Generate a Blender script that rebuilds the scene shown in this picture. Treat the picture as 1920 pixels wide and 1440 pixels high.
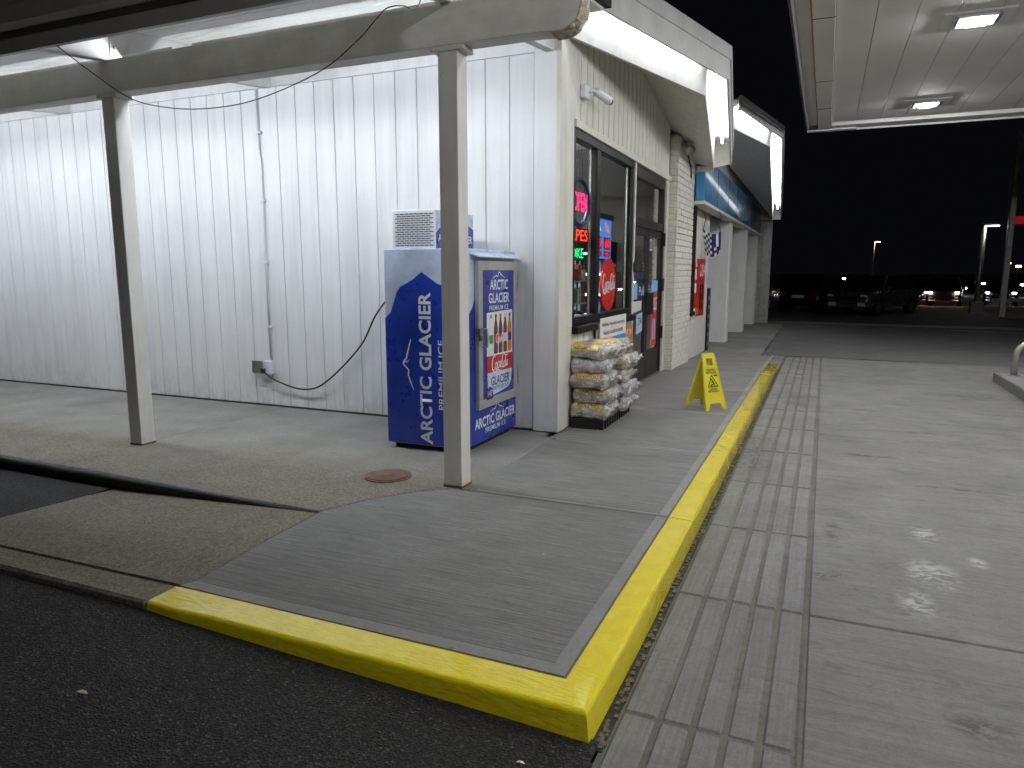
import bpy, bmesh, math, random
from mathutils import Vector, Matrix, noise
R = math.radians
for o in list(bpy.data.objects): bpy.data.objects.remove(o, do_unlink=True)
SC = bpy.context.scene
COL = SC.collection

# ------------------------------------------------------------------ camera
cd = bpy.data.cameras.new('camera'); cam = bpy.data.objects.new('camera', cd); COL.objects.link(cam)
cd.sensor_width = 36.0; cd.lens = 36.0 * 1336 / 1920; cd.clip_start = 0.05; cd.clip_end = 2000
cam.location = (0, 0, 1.6)
cam.rotation_euler = (R(90) - math.atan(210 / 1336), 0, R(23.5))
SC.camera = cam
# ------------------------------------------------------------------ night sky
W = bpy.data.worlds.new('World'); SC.world = W; W.use_nodes = True
wn = W.node_tree.nodes; wl = W.node_tree.links
sky = wn.new('ShaderNodeTexSky'); sky.sky_type = 'NISHITA'; sky.sun_disc = False
sky.sun_elevation = R(-4); sky.sun_rotation = R(200)
bg = wn['Background']; bg.inputs[1].default_value = 0.0011
mixw = wn.new('ShaderNodeMix'); mixw.data_type = 'RGBA'; mixw.inputs[0].default_value = 0.75
mixw.inputs[7].default_value = (2.2, 2.3, 3.2, 1)
wl.new(sky.outputs[0], mixw.inputs[6]); wl.new(mixw.outputs[2], bg.inputs[0])
# ------------------------------------------------------------------ exposure, render settings
vs = SC.view_settings; vs.view_transform = 'Standard'; vs.look = 'None'; vs.exposure = 0.3; vs.gamma = 1.0
cy = SC.cycles; cy.use_denoising = True
try: cy.denoiser = 'OPENIMAGEDENOISE'
except Exception: pass
cy.max_bounces = 7; cy.diffuse_bounces = 4; cy.glossy_bounces = 3; cy.transmission_bounces = 5; cy.transparent_max_bounces = 8
cy.caustics_reflective = False; cy.caustics_refractive = False; cy.sample_clamp_indirect = 4.0; cy.sample_clamp_direct = 0
PORCH_TUBE, TROUGH_TUBE, CANOPY_LED = 60.0, 26.0, 600.0      # radiance of the lit lamps in the picture

# ------------------------------------------------------------------ materials
def node(nt, t, **kw):
    n = nt.nodes.new('ShaderNode' + t)
    for k, v in kw.items(): setattr(n, k, v)
    return n
def pos_node(nt, scale=(1, 1, 1), obj=False):
    if obj: g = node(nt, 'TexCoord').outputs['Object']
    else: g = node(nt, 'NewGeometry').outputs['Position']
    m = node(nt, 'Mapping'); m.inputs['Scale'].default_value = scale
    nt.links.new(g, m.inputs['Vector']); return m.outputs[0]
def noise_n(nt, scale, detail=4, sc=(1, 1, 1), rough=.55, dist=0, obj=False):
    n = node(nt, 'TexNoise'); n.inputs['Scale'].default_value = scale; n.inputs['Detail'].default_value = detail
    n.inputs['Roughness'].default_value = rough; n.inputs['Distortion'].default_value = dist
    nt.links.new(pos_node(nt, sc, obj), n.inputs['Vector']); return n.outputs['Fac']
def ramp(nt, fac, stops):
    r = node(nt, 'ValToRGB'); el = r.color_ramp.elements
    while len(el) < len(stops): el.new(0.5)
    for e, (p, c) in zip(el, stops):
        e.position = p; e.color = (c, c, c, 1) if isinstance(c, (int, float)) else (*c, 1)
    nt.links.new(fac, r.inputs[0]); return r.outputs[0]
def mixc(nt, fac, a, b, mode='MIX'):
    m = node(nt, 'Mix'); m.data_type = 'RGBA'; m.blend_type = mode
    for s, v in ((0, fac), (6, a), (7, b)):
        if isinstance(v, (int, float)): m.inputs[s].default_value = v if s == 0 else (v, v, v, 1)
        elif isinstance(v, tuple): m.inputs[s].default_value = (*v, 1)
        else: nt.links.new(v, m.inputs[s])
    return m.outputs[2]
def bump(nt, h, strength, dist, bsdf, prev=None):
    b = node(nt, 'Bump'); b.inputs['Strength'].default_value = strength; b.inputs['Distance'].default_value = dist
    nt.links.new(h, b.inputs['Height'])
    if prev is not None: nt.links.new(prev, b.inputs['Normal'])
    nt.links.new(b.outputs[0], bsdf.inputs['Normal']); return b.outputs[0]
def new(name):
    m = bpy.data.materials.new(name); m.use_nodes = True
    nt = m.node_tree; return m, nt, nt.nodes['Principled BSDF']
MATS = {}
def mk(name, col, rough=.5, var=.12, vs_=4.0, metal=0, bmp=0, bs=60, bd=.002, spec=.5, coat=0, streak=None, rvar=.1, dirt=0, dcol=(.12, .10, .07)):
    m, nt, b = new(name)
    n = noise_n(nt, vs_, 5)
    lo = tuple(c * (1 - var) for c in col); hi = tuple(min(1, c * (1 + var)) for c in col)
    c = ramp(nt, n, [(.3, lo), (.7, hi)])
    if streak:
        s = noise_n(nt, 1, 4, streak)
        c = mixc(nt, ramp(nt, s, [(.45, 0), (.75, .30)]), c, tuple(x * .55 for x in col))
    if dirt:
        d = noise_n(nt, 9, 6, rough=.7)
        c = mixc(nt, ramp(nt, d, [(.62, 0), (.74, dirt)]), c, dcol)
    nt.links.new(c, b.inputs['Base Color'])
    r = ramp(nt, noise_n(nt, vs_ * 3, 4), [(.3, max(.02, rough - rvar)), (.7, min(1, rough + rvar))])
    nt.links.new(r, b.inputs['Roughness'])
    b.inputs['Metallic'].default_value = metal; b.inputs['Specular IOR Level'].default_value = spec
    b.inputs['Coat Weight'].default_value = coat
    if bmp: bump(nt, noise_n(nt, bs, 5), bmp, bd, b)
    MATS[name] = m; return m
def emit(name, col, strength, back=0.0):
    m, nt, b = new(name)
    b.inputs['Base Color'].default_value = (*[min(.8, c) for c in col], 1)
    b.inputs['Emission Color'].default_value = (*col, 1); b.inputs['Emission Strength'].default_value = strength
    MATS[name] = m; return m
def blobs(nt, spots):
    """stains with a shape of their own at fixed places on the ground (x, y, rx, ry)"""
    pos = node(nt, 'NewGeometry').outputs['Position']
    dn = node(nt, 'TexNoise'); dn.inputs['Scale'].default_value = 6; dn.inputs['Detail'].default_value = 6
    out = None
    for (x, y, rx, ry) in spots:
        mp = node(nt, 'Mapping'); mp.vector_type = 'TEXTURE'
        mp.inputs['Location'].default_value = (x, y, -.13); mp.inputs['Scale'].default_value = (rx, ry, 1)
        nt.links.new(pos, mp.inputs[0])
        ln = node(nt, 'VectorMath', operation='LENGTH'); nt.links.new(mp.outputs[0], ln.inputs[0])
        ad = node(nt, 'MapRange'); ad.inputs[1].default_value = 0.35; ad.inputs[2].default_value = 1.1
        ad.inputs[3].default_value = 1; ad.inputs[4].default_value = 0; nt.links.new(ln.outputs['Value'], ad.inputs[0])
        nz = ramp(nt, noise_n(nt, 11, 7, (1, 1.6, 1), rough=.72, dist=.8), [(.46, 0), (.56, .8)])
        mu = node(nt, 'Math', operation='MULTIPLY'); nt.links.new(ad.outputs[0], mu.inputs[0]); nt.links.new(nz, mu.inputs[1])
        if out is None: out = mu.outputs[0]
        else:
            a = node(nt, 'Math', operation='MAXIMUM'); nt.links.new(out, a.inputs[0]); nt.links.new(mu.outputs[0], a.inputs[1]); out = a.outputs[0]
    return out
def mulf(nt, a, k):
    m = node(nt, 'Math', operation='MULTIPLY'); m.inputs[1].default_value = k; nt.links.new(a, m.inputs[0]); return m.outputs[0]
def concrete(name, col, broom=None, bamp=.6, agg=0, stain=.3, rough=.75, white=(), dark=(), blotch=1.3, bcol=.32, worn=None, spots=.55):
    m, nt, b = new(name)
    big = noise_n(nt, blotch, 6, rough=.6)
    c = ramp(nt, big, [(.28, tuple(x * .72 for x in col)), (.5, col), (.75, tuple(x * 1.18 for x in col))])
    fine = noise_n(nt, 160, 3)
    c = mixc(nt, .35, c, ramp(nt, fine, [(.3, tuple(x * .6 for x in col)), (.7, tuple(x * 1.35 for x in col))]))
    if stain:
        st = noise_n(nt, 3.2, 9, (1, 2.2, 1), rough=.74, dist=.8)
        c = mixc(nt, ramp(nt, st, [(.52, 0), (.66, stain)]), c, tuple(x * .38 for x in col))
    hs = noise_n(nt, 190, 4)
    if broom:
        bl = noise_n(nt, 1, 3, broom, rough=.6)
        c = mixc(nt, ramp(nt, bl, [(.38, bcol), (.58, 0)]), c, tuple(x * .48 for x in col))
        bl2 = noise_n(nt, 1, 4, (broom[0] * .3, broom[1] * .22, 1) if broom[1] > broom[0] else (broom[0] * .22, broom[1] * .3, 1), rough=.7)
        c = mixc(nt, ramp(nt, bl2, [(.5, 0), (.68, bcol * .4)]), c, tuple(x * .55 for x in col))
        nrm = bump(nt, bl, bamp, .006, b); bump(nt, hs, .25, .002, b, nrm)
    else:
        bump(nt, hs, .45, .003, b)
    if agg:
        v = node(nt, 'TexVoronoi'); v.inputs['Scale'].default_value = 95; nt.links.new(pos_node(nt), v.inputs['Vector'])
        fac = agg
        if worn:   # exposed aggregate near the lip, smooth cement near the wall
            sp = node(nt, 'SeparateXYZ'); nt.links.new(node(nt, 'NewGeometry').outputs['Position'], sp.inputs[0])
            ad = node(nt, 'MapRange'); ad.inputs[1].default_value = worn[0]; ad.inputs[2].default_value = worn[1]; ad.inputs[3].default_value = 1; ad.inputs[4].default_value = 0
            wob = node(nt, 'Math', operation='MULTIPLY_ADD'); wob.inputs[1].default_value = 2.2; wob.inputs[2].default_value = -1.1; nt.links.new(noise_n(nt, .8, 5), wob.inputs[0])
            sm = node(nt, 'Math', operation='ADD'); nt.links.new(sp.outputs[1], sm.inputs[0]); nt.links.new(wob.outputs[0], sm.inputs[1]); nt.links.new(sm.outputs[0], ad.inputs[0])
            c = mixc(nt, ad.outputs[0], ramp(nt, big, [(.28, (.15, .146, .134)), (.5, (.215, .21, .195)), (.75, (.27, .265, .25))]), c)
            mm = node(nt, 'Math', operation='MULTIPLY'); mm.inputs[1].default_value = agg; nt.links.new(ad.outputs[0], mm.inputs[0]); fac = mm.outputs[0]
        c = mixc(nt, fac, c, mixc(nt, ramp(nt, v.outputs['Color'], [(.25, 0.0), (.8, 1.0)]), tuple(x * .42 for x in col), tuple(min(1, x * 1.75) for x in col)))
    gv = node(nt, 'TexVoronoi'); gv.inputs['Scale'].default_value = 3.1; nt.links.new(pos_node(nt), gv.inputs['Vector'])
    gs = node(nt, 'SeparateColor'); nt.links.new(gv.outputs['Color'], gs.inputs[0])
    gd = node(nt, 'Math', operation='MULTIPLY_ADD'); gd.inputs[1].default_value = .10; gd.inputs[2].default_value = -.03; nt.links.new(gs.outputs[0], gd.inputs[0])
    gl = node(nt, 'Math', operation='LESS_THAN'); nt.links.new(gv.outputs['Distance'], gl.inputs[0]); nt.links.new(gd.outputs[0], gl.inputs[1])
    c = mixc(nt, mulf(nt, gl.outputs[0], spots), c, tuple(x * .38 for x in col))
    mid = noise_n(nt, 34, 6, rough=.75)
    c = mixc(nt, ramp(nt, mid, [(.36, .45), (.52, 0)]), c, tuple(x * .55 for x in col))
    if dark: c = mixc(nt, blobs(nt, dark), c, tuple(x * .25 for x in col))
    if white: c = mixc(nt, blobs(nt, white), c, (.40, .40, .385))
    nt.links.new(c, b.inputs['Base Color'])
    nt.links.new(ramp(nt, noise_n(nt, 2.5, 6), [(.3, rough - .18), (.7, rough + .1)]), b.inputs['Roughness'])
    b.inputs['Specular IOR Level'].default_value = .35
    MATS[name] = m; return m

concrete('walk_concrete', (.225, .220, .207), broom=(2.6, 105, 1), bamp=1.0, stain=.34, blotch=.9, bcol=.7)
concrete('walk_border', (.25, .246, .232), stain=.1, rough=.65)
concrete('apron_concrete', (.180, .158, .122), agg=.50, stain=.7, rough=.8, worn=(4.3, 5.3))
concrete('lot_concrete', (.190, .185, .174), broom=(1.2, 60, 1), bamp=.35, stain=.5, blotch=.7,
         white=[(.72, 5.25, .12, .2), (.67, 4.55, .16, .26), (.55, 4.1, .10, .2), (.95, 4.85, .06, .1), (2.2, 7.2, .2, .1)],
         dark=[(.12, 4.3, .1, .12), (.5, 7.4, .35, .08), (1.0, 8.7, .5, .07), (1.6, 9.3, .5, .07), (.65, 3.0, .14, .1), (2.0, 11.6, .7, .3), (.5, 9.9, .3, .08), (1.1, 6.5, .4, .04), (.15, 5.1, .06, .25), (1.9, 10.2, .4, .06)])
concrete('strip_concrete', (.205, .200, .187), broom=(60, 2, 1), bamp=.25, stain=.40, blotch=1.6, dark=[(-.52, 6.95, .16, .9), (-.5, 7.6, .2, .32), (-.25, 10.4, .2, .8)])
concrete('joint_fill', (.15, .143, .122), stain=.5, rough=.9)
concrete('far_asphalt', (.13, .125, .122), agg=.25, stain=.3, rough=.85, blotch=.5)

def asphalt():
    m, nt, b = new('asphalt')
    v = node(nt, 'TexVoronoi'); v.inputs['Scale'].default_value = 105; nt.links.new(pos_node(nt), v.inputs['Vector'])
    v2 = node(nt, 'TexVoronoi'); v2.inputs['Scale'].default_value = 120; v2.inputs['Randomness'].default_value = 1; nt.links.new(pos_node(nt), v2.inputs['Vector'])
    c = ramp(nt, v.outputs['Color'], [(.15, (.007, .0066, .0064)), (.55, (.021, .020, .019)), (.95, (.055, .052, .049))])
    c = mixc(nt, ramp(nt, noise_n(nt, 1.2, 6), [(.35, 0), (.7, .5)]), c, (.014, .0132, .013))
    sep = node(nt, 'SeparateColor'); nt.links.new(v2.outputs['Color'], sep.inputs[0])
    c = mixc(nt, ramp(nt, sep.outputs[0], [(.95, 0), (.99, .7)]), c, (.12, .113, .105))
    nt.links.new(c, b.inputs['Base Color']); b.inputs['Roughness'].default_value = .8; b.inputs['Specular IOR Level'].default_value = .3
    n1 = bump(nt, v.outputs['Distance'], .8, .005, b); bump(nt, noise_n(nt, 40, 5), .3, .004, b, n1)
    MATS['asphalt'] = m
asphalt()
def yellow_paint():
    m, nt, b = new('yellow_paint')
    s = noise_n(nt, 1, 4, (14, 9, 14), rough=.65)
    c = ramp(nt, s, [(.3, (.84, .65, .008)), (.55, (.90, .75, .015)), (.8, (.93, .80, .03))])
    c = mixc(nt, ramp(nt, noise_n(nt, 30, 6, rough=.75), [(.70, 0), (.77, .45)]), c, (.45, .34, .03))
    nt.links.new(c, b.inputs['Base Color'])
    nt.links.new(ramp(nt, noise_n(nt, 10, 5), [(.3, .07), (.7, .20)]), b.inputs['Roughness'])
    n1 = bump(nt, noise_n(nt, 1, 5, (12, 45, 30), rough=.62), .9, .006, b); bump(nt, noise_n(nt, 120, 4), .3, .002, b, n1)
    b.inputs['Coat Weight'].default_value = .9; b.inputs['Coat Roughness'].default_value = .05
    MATS['yellow_paint'] = m
yellow_paint()
def siding_paint(name, col, foot):
    mk(name, col, .42, .03, 3, bmp=.15, bs=25, streak=(9, 9, .5), dirt=.08)
    nt = MATS[name].node_tree; b = nt.nodes['Principled BSDF']; src = b.inputs['Base Color'].links[0].from_socket
    sp = node(nt, 'SeparateXYZ'); nt.links.new(node(nt, 'NewGeometry').outputs['Position'], sp.inputs[0])
    mr = node(nt, 'MapRange'); mr.inputs[1].default_value = .02; mr.inputs[2].default_value = .42; mr.inputs[3].default_value = .4; mr.inputs[4].default_value = 0.0
    nt.links.new(sp.outputs[2], mr.inputs[0])
    mu = node(nt, 'Math', operation='MULTIPLY'); nt.links.new(mr.outputs[0], mu.inputs[0]); nt.links.new(ramp(nt, noise_n(nt, 14, 7, (1, 1, .45), rough=.72), [(.42, 0), (.66, 1)]), mu.inputs[1])
    nt.links.new(mixc(nt, mu.outputs[0], src, foot), b.inputs['Base Color'])
siding_paint('white_siding', (.76, .765, .765), (.34, .32, .28))
mk('cream_paint', (.715, .70, .635), .5, .05, 5, bmp=.2, bs=40, streak=(12, 12, .7), dirt=.2)
mk('white_trim', (.72, .72, .70), .5, .05, 4, bmp=.2, bs=30, streak=(3, 3, 1.2), dirt=.15)
mk('beam_paint', (.70, .675, .61), .6, .10, 5, bmp=.5, bs=20, bd=.006, streak=(2, 8, 12), dirt=.45)
mk('post_paint', (.68, .665, .62), .5, .06, 4, bmp=.2, bs=20, streak=(8, 8, 1), dirt=.3, dcol=(.2, .11, .05))
mk('ceiling_paint', (.74, .73, .70), .55, .05, 3, bmp=.2, bs=25, dirt=.3)
mk('rotten_wood', (.42, .36, .27), .9, .55, 26, bmp=1, bs=40, bd=.02)
mk('brick_paint', (.71, .69, .62), .6, .09, 12, bmp=.9, bs=35, bd=.012, dirt=.3)
mk('mortar_paint', (.50, .48, .41), .8, .1, 20, bmp=.6, bs=60)
mk('gutter_dark', (.36, .34, .31), .45, .12, 3, bmp=.15, bs=12)
mk('black_frame', (.010, .010, .011), .45, .2, 6, spec=.2, rvar=.03)
mk('bronze_frame', (.026, .021, .020), .45, .2, 6, spec=.25, rvar=.03)
mk('black_plastic', (.012, .012, .013), .42, .2, 9, bmp=.2, bs=60)
mk('black_rubber', (.01, .01, .01), .6, .1, 9)
mk('dark_gap', (.03, .027, .022), .9, .4, 30)
mk('grit', (.12, .10, .075), .9, .7, 60)
mk('steel', (.52, .51, .48), .40, .10, 12, metal=.55, bmp=.1, bs=90)
mk('dull_steel', (.30, .30, .29), .45, .18, 9, metal=.9, bmp=.2, bs=30)
mk('galvanised', (.38, .37, .34), .42, .2, 6, metal=.75, bmp=.2, bs=25)
mk('brass', (.58, .40, .12), .35, .1, 9, metal=1)
mk('rust', (.17, .085, .045), .85, .3, 18, bmp=.7, bs=50)
mk('rust_stain', (.33, .19, .05), .85, .4, 30, bmp=.5, bs=40)
mk('cast_iron', (.12, .07, .05), .6, .3, 16, bmp=.8, bs=50, metal=.3)
mk('box_white', (.76, .78, .82), .38, .05, 5)
mk('wrap_blue', (.014, .040, .31), .32, .28, 2.2, coat=.2, bmp=.12, bs=5, bd=.01, streak=(7, 7, .7), dirt=.2, dcol=(.05, .08, .34))
mk('wrap_ice', (.52, .61, .78), .32, .28, 3.2, coat=.2, streak=(3, 3, 2))
mk('wrap_light', (.55, .66, .82), .32, .15, 3)
mk('lettering_white', (.80, .82, .86), .4, .03, 3)
mk('lettering_black', (.012, .012, .014), .5, .05, 3)
mk('poster_white', (.78, .78, .76), .45, .04, 5)
mk('poster_red', (.50, .022, .02), .4, .12, 6)
mk('cola_red', (.52, .016, .014), .35, .05, 4)
mk('poster_orange', (.56, .16, .035), .45, .1, 6)
mk('poster_blue', (.045, .25, .52), .45, .1, 5)
mk('sky_blue', (.22, .50, .80), .4, .08, 5)
mk('navy', (.012, .018, .12), .4, .15, 5)
mk('label_green', (.03, .35, .06), .4, .1, 5)
mk('cola_brown', (.10, .012, .006), .15, .15, 9, coat=.6)
mk('orange_drink', (.72, .19, .01), .2, .1, 9, coat=.5)
mk('yellow_plastic', (.72, .62, .03), .38, .05, 6, bmp=.1, bs=30, dirt=.12, dcol=(.35, .28, .03))
mk('band_blue', (.045, .23, .50), .17, .18, 1.2, coat=.5, streak=(4, 4, .6))
mk('band_navy', (.010, .014, .07), .2, .3, 3)
mk('canopy_blue', (.012, .018, .09), .4, .2, 3)
mk('deck_white', (.70, .69, .665), .8, .04, 1.5, bmp=.04, bs=6, dirt=.08, spec=.15)
mk('canopy_white', (.76, .75, .745), .5, .06, 2, dirt=.25)
mk('room_grey', (.42, .41, .40), .8, .08, 2)
mk('room_floor', (.30, .29, .27), .4, .1, 3)
mk('plate_white', (.6, .6, .58), .5, .05, 4)
mk('car_silver', (.10, .102, .105), .3, .05, 3, metal=.5, coat=.5)
mk('car_black', (.012, .012, .014), .2, .1, 3, coat=1)
mk('car_grey', (.06, .062, .07), .25, .1, 3, metal=.4, coat=1)
mk('car_glass', (.008, .009, .01), .06, .05, 3)
mk('tyre', (.012, .012, .012), .85, .1, 9)
mk('tail_red', (.18, .008, .006), .2, .1, 6)
mk('stone_rough', (.38, .37, .34), .8, .2, 9, bmp=1, bs=20, bd=.03)
emit('porch_tube', (.86, .92, 1.0), PORCH_TUBE); emit('trough_tube', (.93, .97, 1.0), TROUGH_TUBE)
emit('led_lens', (.97, .98, 1.0), CANOPY_LED); emit('led_lens_fill', (.97, .98, 1.0), CANOPY_LED * .66); emit('room_panel', (1, .97, .9), 45.0)
emit('neon_pink', (1, .02, .16), 3.2); emit('neon_blue', (.25, .35, .95), .35); emit('led_red', (1, .05, .02), 3.5); emit('led_green', (.02, .9, .22), 3.0)
emit('screen_blue', (.07, .25, .85), 1.0); emit('digit_red', (1, .02, .03), 2.4); emit('cooler_light', (.85, .92, 1), 3.0)
emit('screen_orange', (1, .25, .08), 1.0); emit('screen_white', (.8, .9, 1), 1.2)
emit('head_white', (.9, .94, 1), 40.0); emit('head_warm', (1, .66, .45), 70.0); emit('street_white', (1, .97, .95), 22.0)
emit('street_warm', (1, .72, .5), 22.0); emit('sodium', (1, .45, .12), 25.0); emit('far_red', (1, .02, .03), .12); emit('tail_lit', (1, .03, .04), 5.0); emit('shop_yellow', (1, .95, .6), 6.0); emit('far_spark', (.9, .93, 1), 25.0)
def glassmat(name, tint=(1, 1, 1), alpha=.9):
    m, nt, b = new(name); nt.nodes.remove(b)
    out = nt.nodes['Material Output']
    t = node(nt, 'BsdfTransparent'); t.inputs[0].default_value = (*[c * alpha for c in tint], 1)
    g = node(nt, 'BsdfGlossy'); g.inputs['Roughness'].default_value = .02; g.inputs[0].default_value = (.9, .9, .9, 1)
    f = node(nt, 'LayerWeight'); f.inputs[0].default_value = .5
    pw = node(nt, 'Math', operation='POWER'); pw.inputs[1].default_value = 5; nt.links.new(f.outputs['Facing'], pw.inputs[0])
    ma = node(nt, 'Math', operation='MULTIPLY_ADD'); ma.inputs[1].default_value = .94; ma.inputs[2].default_value = .04; nt.links.new(pw.outputs[0], ma.inputs[0])
    mx = node(nt, 'MixShader'); nt.links.new(ma.outputs[0], mx.inputs[0]); nt.links.new(t.outputs[0], mx.inputs[1]); nt.links.new(g.outputs[0], mx.inputs[2])
    nt.links.new(mx.outputs[0], out.inputs[0]); MATS[name] = m
glassmat('glass', (.92, .95, .95), .92)
def plasticwrap():
    m, nt, b = new('plastic_film'); out = nt.nodes['Material Output']
    b.inputs['Base Color'].default_value = (.72, .71, .68, 1); b.inputs['Roughness'].default_value = .18
    bump(nt, noise_n(nt, 16, 4, dist=1.0), .8, .012, b)
    t = node(nt, 'BsdfTransparent'); mx = node(nt, 'MixShader')
    nt.links.new(ramp(nt, noise_n(nt, 12, 4, dist=1.2), [(.36, .18), (.66, .8)]), mx.inputs[0])
    nt.links.new(t.outputs[0], mx.inputs[1]); nt.links.new(b.outputs[0], mx.inputs[2]); nt.links.new(mx.outputs[0], out.inputs[0])
    MATS['plastic_film'] = m
plasticwrap()
def clearfilm():
    m, nt, b = new('clear_film'); out = nt.nodes['Material Output']
    b.inputs['Base Color'].default_value = (.78, .78, .78, 1); b.inputs['Roughness'].default_value = .12; b.inputs['Specular IOR Level'].default_value = .8
    bump(nt, noise_n(nt, 26, 4, dist=1.0), .7, .01, b)
    t = node(nt, 'BsdfTransparent'); mx = node(nt, 'MixShader')
    nt.links.new(ramp(nt, noise_n(nt, 9, 5, dist=1.6), [(.45, .03), (.68, .40)]), mx.inputs[0])
    nt.links.new(t.outputs[0], mx.inputs[1]); nt.links.new(b.outputs[0], mx.inputs[2]); nt.links.new(mx.outputs[0], out.inputs[0])
    MATS['clear_film'] = m
clearfilm()
def bagmat(name, c1, c2):
    m, nt, b = new(name)
    v = node(nt, 'TexVoronoi'); v.inputs['Scale'].default_value = 70; nt.links.new(pos_node(nt), v.inputs['Vector'])
    c = ramp(nt, v.outputs['Color'], [(.1, c1), (.9, c2)])
    c = mixc(nt, ramp(nt, noise_n(nt, 7, 5, (1, 1, 2.2), dist=1), [(.50, 0), (.66, .85)]), c, (.68, .66, .64))  # pale patches paint the plastic's glare into the bag colour
    nt.links.new(c, b.inputs['Base Color']); b.inputs['Roughness'].default_value = .38
    b.inputs['Coat Weight'].default_value = .9; b.inputs['Coat Roughness'].default_value = .12
    bump(nt, noise_n(nt, 16, 5, (1, 1, 2), dist=1.2), .8, .02, b)
    MATS[name] = m
bagmat('bag_tan', (.26, .19, .12), (.52, .43, .31)); bagmat('bag_brown', (.17, .13, .095), (.38, .31, .24)); bagmat('bag_grey', (.26, .22, .23), (.55, .50, .50))
mk('bag_yellow', (.72, .46, .05), .3, .22, 12, coat=.8, bmp=.5, bs=20, bd=.01)

# ------------------------------------------------------------------ mesh helpers
OFF = {}
def off(p): return OFF.get(p.name, Vector((0, 0, 0))) if p else Vector((0, 0, 0))
class MB:
    def __init__(s): s.v = []; s.f = []
    def add(s, vs_, fs): n = len(s.v); s.v += [tuple(v) for v in vs_]; s.f += [tuple(i + n for i in f) for f in fs]; return s
    def box(s, x0, x1, y0, y1, z0, z1, mat=None):
        vs_ = [Vector((x, y, z)) for z in (z0, z1) for y in (y0, y1) for x in (x0, x1)]
        if mat is not None: vs_ = [mat @ v for v in vs_]
        return s.add(vs_, [(0, 2, 3, 1), (4, 5, 7, 6), (0, 1, 5, 4), (2, 6, 7, 3), (0, 4, 6, 2), (1, 3, 7, 5)])
    def prism(s, bot, top):
        n = len(bot); return s.add(list(bot) + list(top), [tuple(reversed(range(n))), tuple(range(n, 2 * n))] + [(i, (i + 1) % n, n + (i + 1) % n, n + i) for i in range(n)])
    def ext(s, pts, z0, z1): return s.prism([(x, y, z0) for x, y in pts], [(x, y, z1) for x, y in pts])
    def wall(s, a, b, za, zb, ta, tb, th):
        """vertical board from a to b (plan), bottom za..zb, top ta..tb, thickness th to the left of a->b"""
        d = Vector((b[0] - a[0], b[1] - a[1])).normalized(); n = Vector((-d.y, d.x)) * th
        return s.prism([(a[0], a[1], za), (b[0], b[1], zb), (b[0] + n.x, b[1] + n.y, zb), (a[0] + n.x, a[1] + n.y, za)],
                       [(a[0], a[1], ta), (b[0], b[1], tb), (b[0] + n.x, b[1] + n.y, tb), (a[0] + n.x, a[1] + n.y, ta)])
    def tube(s, path, r, n=8, cap=True):
        path = [Vector(p) for p in path]; rings = []; u = None
        for i, p in enumerate(path):
            d = (path[min(i + 1, len(path) - 1)] - path[max(i - 1, 0)]).normalized()
            if u is None: u = d.cross(Vector((0, 0, 1)) if abs(d.z) < .9 else Vector((1, 0, 0)))
            u = (u - d * u.dot(d)).normalized(); w = u.cross(d)
            rr = r[i] if isinstance(r, (list, tuple)) else r
            rings.append([p + (u * math.cos(t) + w * math.sin(t)) * rr for t in [2 * math.pi * k / n for k in range(n)]])
        vs_ = [v for g in rings for v in g]; fs = []
        for i in range(len(path) - 1):
            for k in range(n): fs.append((i * n + k, (i + 1) * n + k, (i + 1) * n + (k + 1) % n, i * n + (k + 1) % n))
        if cap: fs += [tuple(range(n)), tuple(reversed(range((len(path) - 1) * n, len(path) * n)))]
        return s.add(vs_, fs)
    def disc(s, c, r, n=24, axis='z', ry=None):
        ry = ry or r; vs_ = []
        for k in range(n):
            a, b = r * math.cos(2 * math.pi * k / n), ry * math.sin(2 * math.pi * k / n)
            vs_.append({'z': (c[0] + a, c[1] + b, c[2]), 'x': (c[0], c[1] + a, c[2] + b), 'y': (c[0] + a, c[1], c[2] + b)}[axis])
        return s.add(vs_, [tuple(range(n))])
    def build(s, name, mat, parent=None, smooth=False, bevel=0, seg=1, loc=None):
        o_ = off(parent); L = Vector(loc) if loc is not None else Vector((0, 0, 0))
        me = bpy.data.meshes.new(name); me.from_pydata([Vector(v) - o_ - L for v in s.v], [], s.f); me.update()
        bm = bmesh.new(); bm.from_mesh(me); bmesh.ops.recalc_face_normals(bm, faces=bm.faces)
        if bevel: bmesh.ops.bevel(bm, geom=bm.edges[:], offset=bevel, segments=seg, profile=.5, affect='EDGES', clamp_overlap=True)
        bm.to_mesh(me); bm.free()
        me.materials.append(MATS[mat])
        if smooth:
            for p in me.polygons: p.use_smooth = True
        o = bpy.data.objects.new(name, me); COL.objects.link(o); o.location = L
        if parent: o.parent = parent
        OFF[o.name] = o_ + L
        return o
def tag(o, label, cat, group=None):
    o['label'] = label; o['category'] = cat
    if group: o['group'] = group
    return o
def thing(name, loc, label, cat, group=None):
    o = bpy.data.objects.new(name, None); COL.objects.link(o); o.location = loc; o.empty_display_size = .1
    OFF[o.name] = Vector(loc); return tag(o, label, cat, group)
def structure(o): o['kind'] = 'structure'; return o
def sempty(name):
    o = bpy.data.objects.new(name, None); COL.objects.link(o); OFF[o.name] = Vector((0, 0, 0)); return structure(o)
def inst(me_obj, name, parent, loc):
    """a copy of a part that shares its mesh"""
    o = bpy.data.objects.new(name, me_obj.data); COL.objects.link(o); o.parent = parent
    o.location = Vector(loc) - off(parent); OFF[o.name] = Vector(loc); return o
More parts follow.
